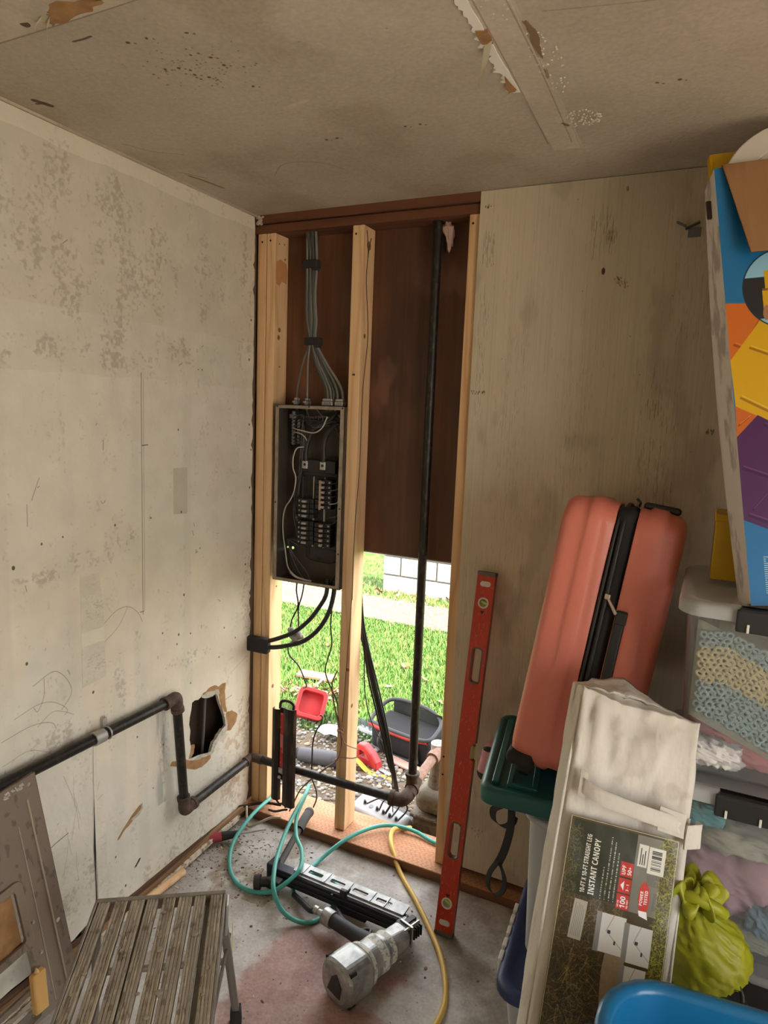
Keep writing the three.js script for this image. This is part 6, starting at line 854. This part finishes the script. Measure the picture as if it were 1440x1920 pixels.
{ // tall toy carton leaning on the stack, panels sticking out of its open top
  const o = V(1.755, 1.346, .650), top = V(1.592, 2.300, .40), ax = top.clone().sub(o), Lb = ax.length(); ax.normalize();
  const b = thing('toy_carton', 'tall blue printed carton leaning on top of the bins', 'carton', [o.x, o.y, o.z]);
  let X = V(.95, .16, -.26); X.addScaledVector(ax, -X.dot(ax)).normalize(); const Z = new THREE.Vector3().crossVectors(X, ax); b.quaternion.setFromRotationMatrix(new THREE.Matrix4().makeBasis(X, ax, Z));
  const Wb = .36, Db = .085;
  const print = canvasTex(1024, 2048, (c, w, h) => {
    c.fillStyle = '#1a6ea6'; c.fillRect(0, 0, w, h); const R = rng(44);
    const quad = (p, f) => { c.fillStyle = f; c.beginPath(); p.forEach(([x, y], i) => i ? c.lineTo(x, y) : c.moveTo(x, y)); c.fill(); };
    const ridge = (pts, dk, lt, wd = 11) => { for (const [col, o] of [[dk, 0], [lt, 9]]) { c.strokeStyle = col; c.lineWidth = o ? wd * .5 : wd; c.beginPath(); pts.forEach(([x, y], i) => i ? c.lineTo(x + o, y - o) : c.moveTo(x + o, y - o)); c.stroke(); } };
    quad([[0, 680], [260, 760], [180, 760], [0, 960]], '#cc6a20'); quad([[0, 680], [120, 690], [180, 745], [0, 960]], '#cc6a20'); ridge([[20, 880], [60, 900], [150, 770]], '#9c4a14', '#dc8240');
    quad([[172, 745], [0, 955], [6, 1170], [190, 1268], [700, 1460], [900, 1100], [700, 560], [330, 560]], '#d3a50c'); ridge([[90, 900], [330, 1010], [620, 1130]], '#a0700a', '#e2bd3a'); ridge([[30, 1130], [150, 1200], [330, 960], [440, 700]], '#a0700a', '#e2bd3a'); ridge([[230, 1250], [460, 1340], [640, 1100]], '#a0700a', '#e2bd3a');
    quad([[4, 1168], [100, 1218], [0, 1312]], '#c5641f'); ridge([[10, 1260], [60, 1222]], '#96460f', '#da803c', 8);
    quad([[100, 1214], [0, 1310], [0, 1680], [150, 1742], [700, 1960], [1024, 1500], [700, 1460], [190, 1268]], '#4a1c56'); ridge([[10, 1450], [160, 1510], [420, 1300]], '#331040', '#6a3a76'); ridge([[20, 1660], [170, 1720], [330, 1560]], '#331040', '#6a3a76'); ridge([[120, 1260], [300, 1330]], '#331040', '#6a3a76', 7); ridge([[40, 1640], [150, 1530]], '#331040', '#6a3a76', 7);
    c.save(); c.translate(5, -72);
    c.fillStyle = '#8dc0da'; c.beginPath(); c.arc(270, 700, 190, 0, 7); c.fill(); c.save(); c.beginPath(); c.arc(270, 700, 190, 0, 7); c.clip(); c.fillStyle = '#26262b'; c.fillRect(60, 640, 130, 200); c.fillStyle = '#d0a20e'; c.fillRect(180, 610, 300, 90); c.fillRect(165, 706, 320, 110); c.fillStyle = '#8e6508'; c.fillRect(166, 696, 320, 8); c.fillStyle = '#a8785a'; c.beginPath(); c.ellipse(260, 580, 54, 34, -.2, 0, 7); c.fill(); for (let k = 0; k < 4; k++) { c.beginPath(); c.ellipse(176 + k * 28, 812, 15, 36, .1, 0, 7); c.fill(); } c.fillStyle = '#55131c'; for (let k = 0; k < 3; k++) { c.beginPath(); c.ellipse(190 + k * 28, 812, 8, 26, .1, 0, 7); c.fill(); } c.restore(); c.strokeStyle = '#16303f'; c.lineWidth = 6; c.beginPath(); c.arc(270, 700, 191, 0, 7); c.stroke(); c.restore();
    c.fillStyle = '#b9d3e2'; for (let k = 0; k < 4; k++) for (let y = 1840; y < 2000; y += 9) c.fillRect(70 + k * 34, y, 8 + 16 * R(), 3); c.beginPath(); c.arc(112, 1810, 12, 0, 7); c.fill();
  });
  print.repeat.set(Wb / .46, 1);
  const front = new THREE.PlaneGeometry(Wb, Lb).translate(Wb / 2, Lb / 2, .0006); front.userData.keepUV = true;
  mesh('printed_front', front, std(0xffffff, .45, { map: print }), b);
  const kraft = std(0xffffff, .85, { map: tex(256, 256, (u, v) => lerp3([168, 126, 86], [142, 104, 68], .6 * fbm(u, v, 40, 4, 3, 391) + .4 * fbm(u, v, 4, 4, 3, 392)), { rx: 3, ry: 3 }) });
  const whiteSide = std(0xffffff, .7, { map: tex(128, 512, (u, v) => lerp3([222, 218, 212], [176, 170, 164], ss(.5, .7, fbm(u, v, 5, 14, 4, 393))), { rx: 8, ry: 1.1 }) });
  mesh('side_wall', warp(new THREE.BoxGeometry(.004, Lb, Db, 1, 24, 6).translate(.002, Lb / 2, -Db / 2), v => { if (v.z < -.02) v.x -= .012 * Math.sin(cl(v.y / Lb) * PI) * (-v.z / Db); }), whiteSide, b);
  mesh('shell', [bx(.004, Wb, 0, Lb, -.004, 0), bx(.004, Wb, 0, Lb, -Db, -Db + .004), bx(Wb - .004, Wb, 0, Lb, -Db, 0), bx(0, Wb, 0, .004, -Db, 0)], kraft, b);
  mesh('top_flap', warp(new THREE.BoxGeometry(Wb - .02, .235, .005, 8, 8, 1).translate(Wb / 2 + .006, -.1175, 0), v => { const t = -v.y; v.x += t * .16 * (v.x < Wb / 2 ? 1 : 0) * (1 - v.x / (Wb / 2)); v.z += .006 + t * .12; v.y += Lb + .002; }), kraft, b);
  mesh('slot_hole', rb(-.012, -.001, Lb - .10, Lb - .055, -.045, -.038, .002), std(C(.06, .04, .03), .9), b);
  const P = (name, label, cat, mat, f) => { const q = thing(name, label, cat, [o.x, o.y, o.z]); q.quaternion.copy(b.quaternion); f(q, mat); return q; };
  const ym = std(0xffffff, .45, { map: tex(64, 64, (u, v) => lerp3([206, 164, 8], [190, 148, 6], fbm(u, v, 4, 4, 3, 395)), { rx: 4, ry: 4 }) });
  P('play_mat', 'yellow plastic panel sticking out of the carton at its left edge', 'play mat', ym, (q, m) => { mesh('sheet', rb(.006, .125, .10, Lb + .070, -.060, -.046, .004), m, q); mesh('edge_rib', rb(.004, .012, .10, Lb + .066, -.066, -.042, .003), m, q); });
  P('play_mat', 'taller yellow plastic panel right of the first in the carton', 'play mat', ym, (q, m) => { mesh('sheet', rb(.146, .345, .10, Lb + .085, -.066, -.052, .004), m, q); mesh('edge_rib', rb(.144, .152, .10, Lb + .08, -.070, -.048, .003), m, q); });
  P('foam_ring', 'white curved foam piece standing in the open carton', 'foam', std(C(.62, .58, .52), .7), (q, m) => { const s = new THREE.Shape(); s.absellipse(.18, Lb - .07, .16, .165, 0, 2 * PI); mesh('dish', prism(s, .012, [], .006, 40).translate(0, 0, -.036), m, q); const r = new THREE.Shape(); r.absellipse(.18, Lb - .07, .165, .17, 0, 2 * PI); const hole = new THREE.Path(); hole.absellipse(.195, Lb - .085, .137, .145, 0, 2 * PI, true); mesh('rim', prism(r, .010, [hole], .003, 40).translate(0, 0, -.022), m, q); });
  const yb = thing('yellow_box', 'small yellow box on the bin lid behind the carton', 'box', [1.765, 1.346, .37]); mesh('body', rb(-.09, .10, 0, .155, -.055, .055, .004), ym, yb); mesh('lid_edge', rb(-.093, .103, .141, .161, -.058, .058, .004), ym, yb);
}
{ const h = thing('wall_hook', 'bent grey metal bracket on the plywood beside the carton', 'bracket', [1.531, 2.27, 0]); const m = std(C(.16, .17, .17), .5, { metalness: .5 }); mesh('plate', [rb(-.004, .03, -.022, .004, 0, .003, .001)], m, h); mesh('arm', [bx(-.026, .002, -.003, .0, 0, .022).rotateZ(-.5).translate(-.012, .010, 0), bx(.0, .04, -.003, 0, 0, .022).rotateZ(.42).translate(-.012, .002, 0)], m, h); }

renderer.render(scene, camera);
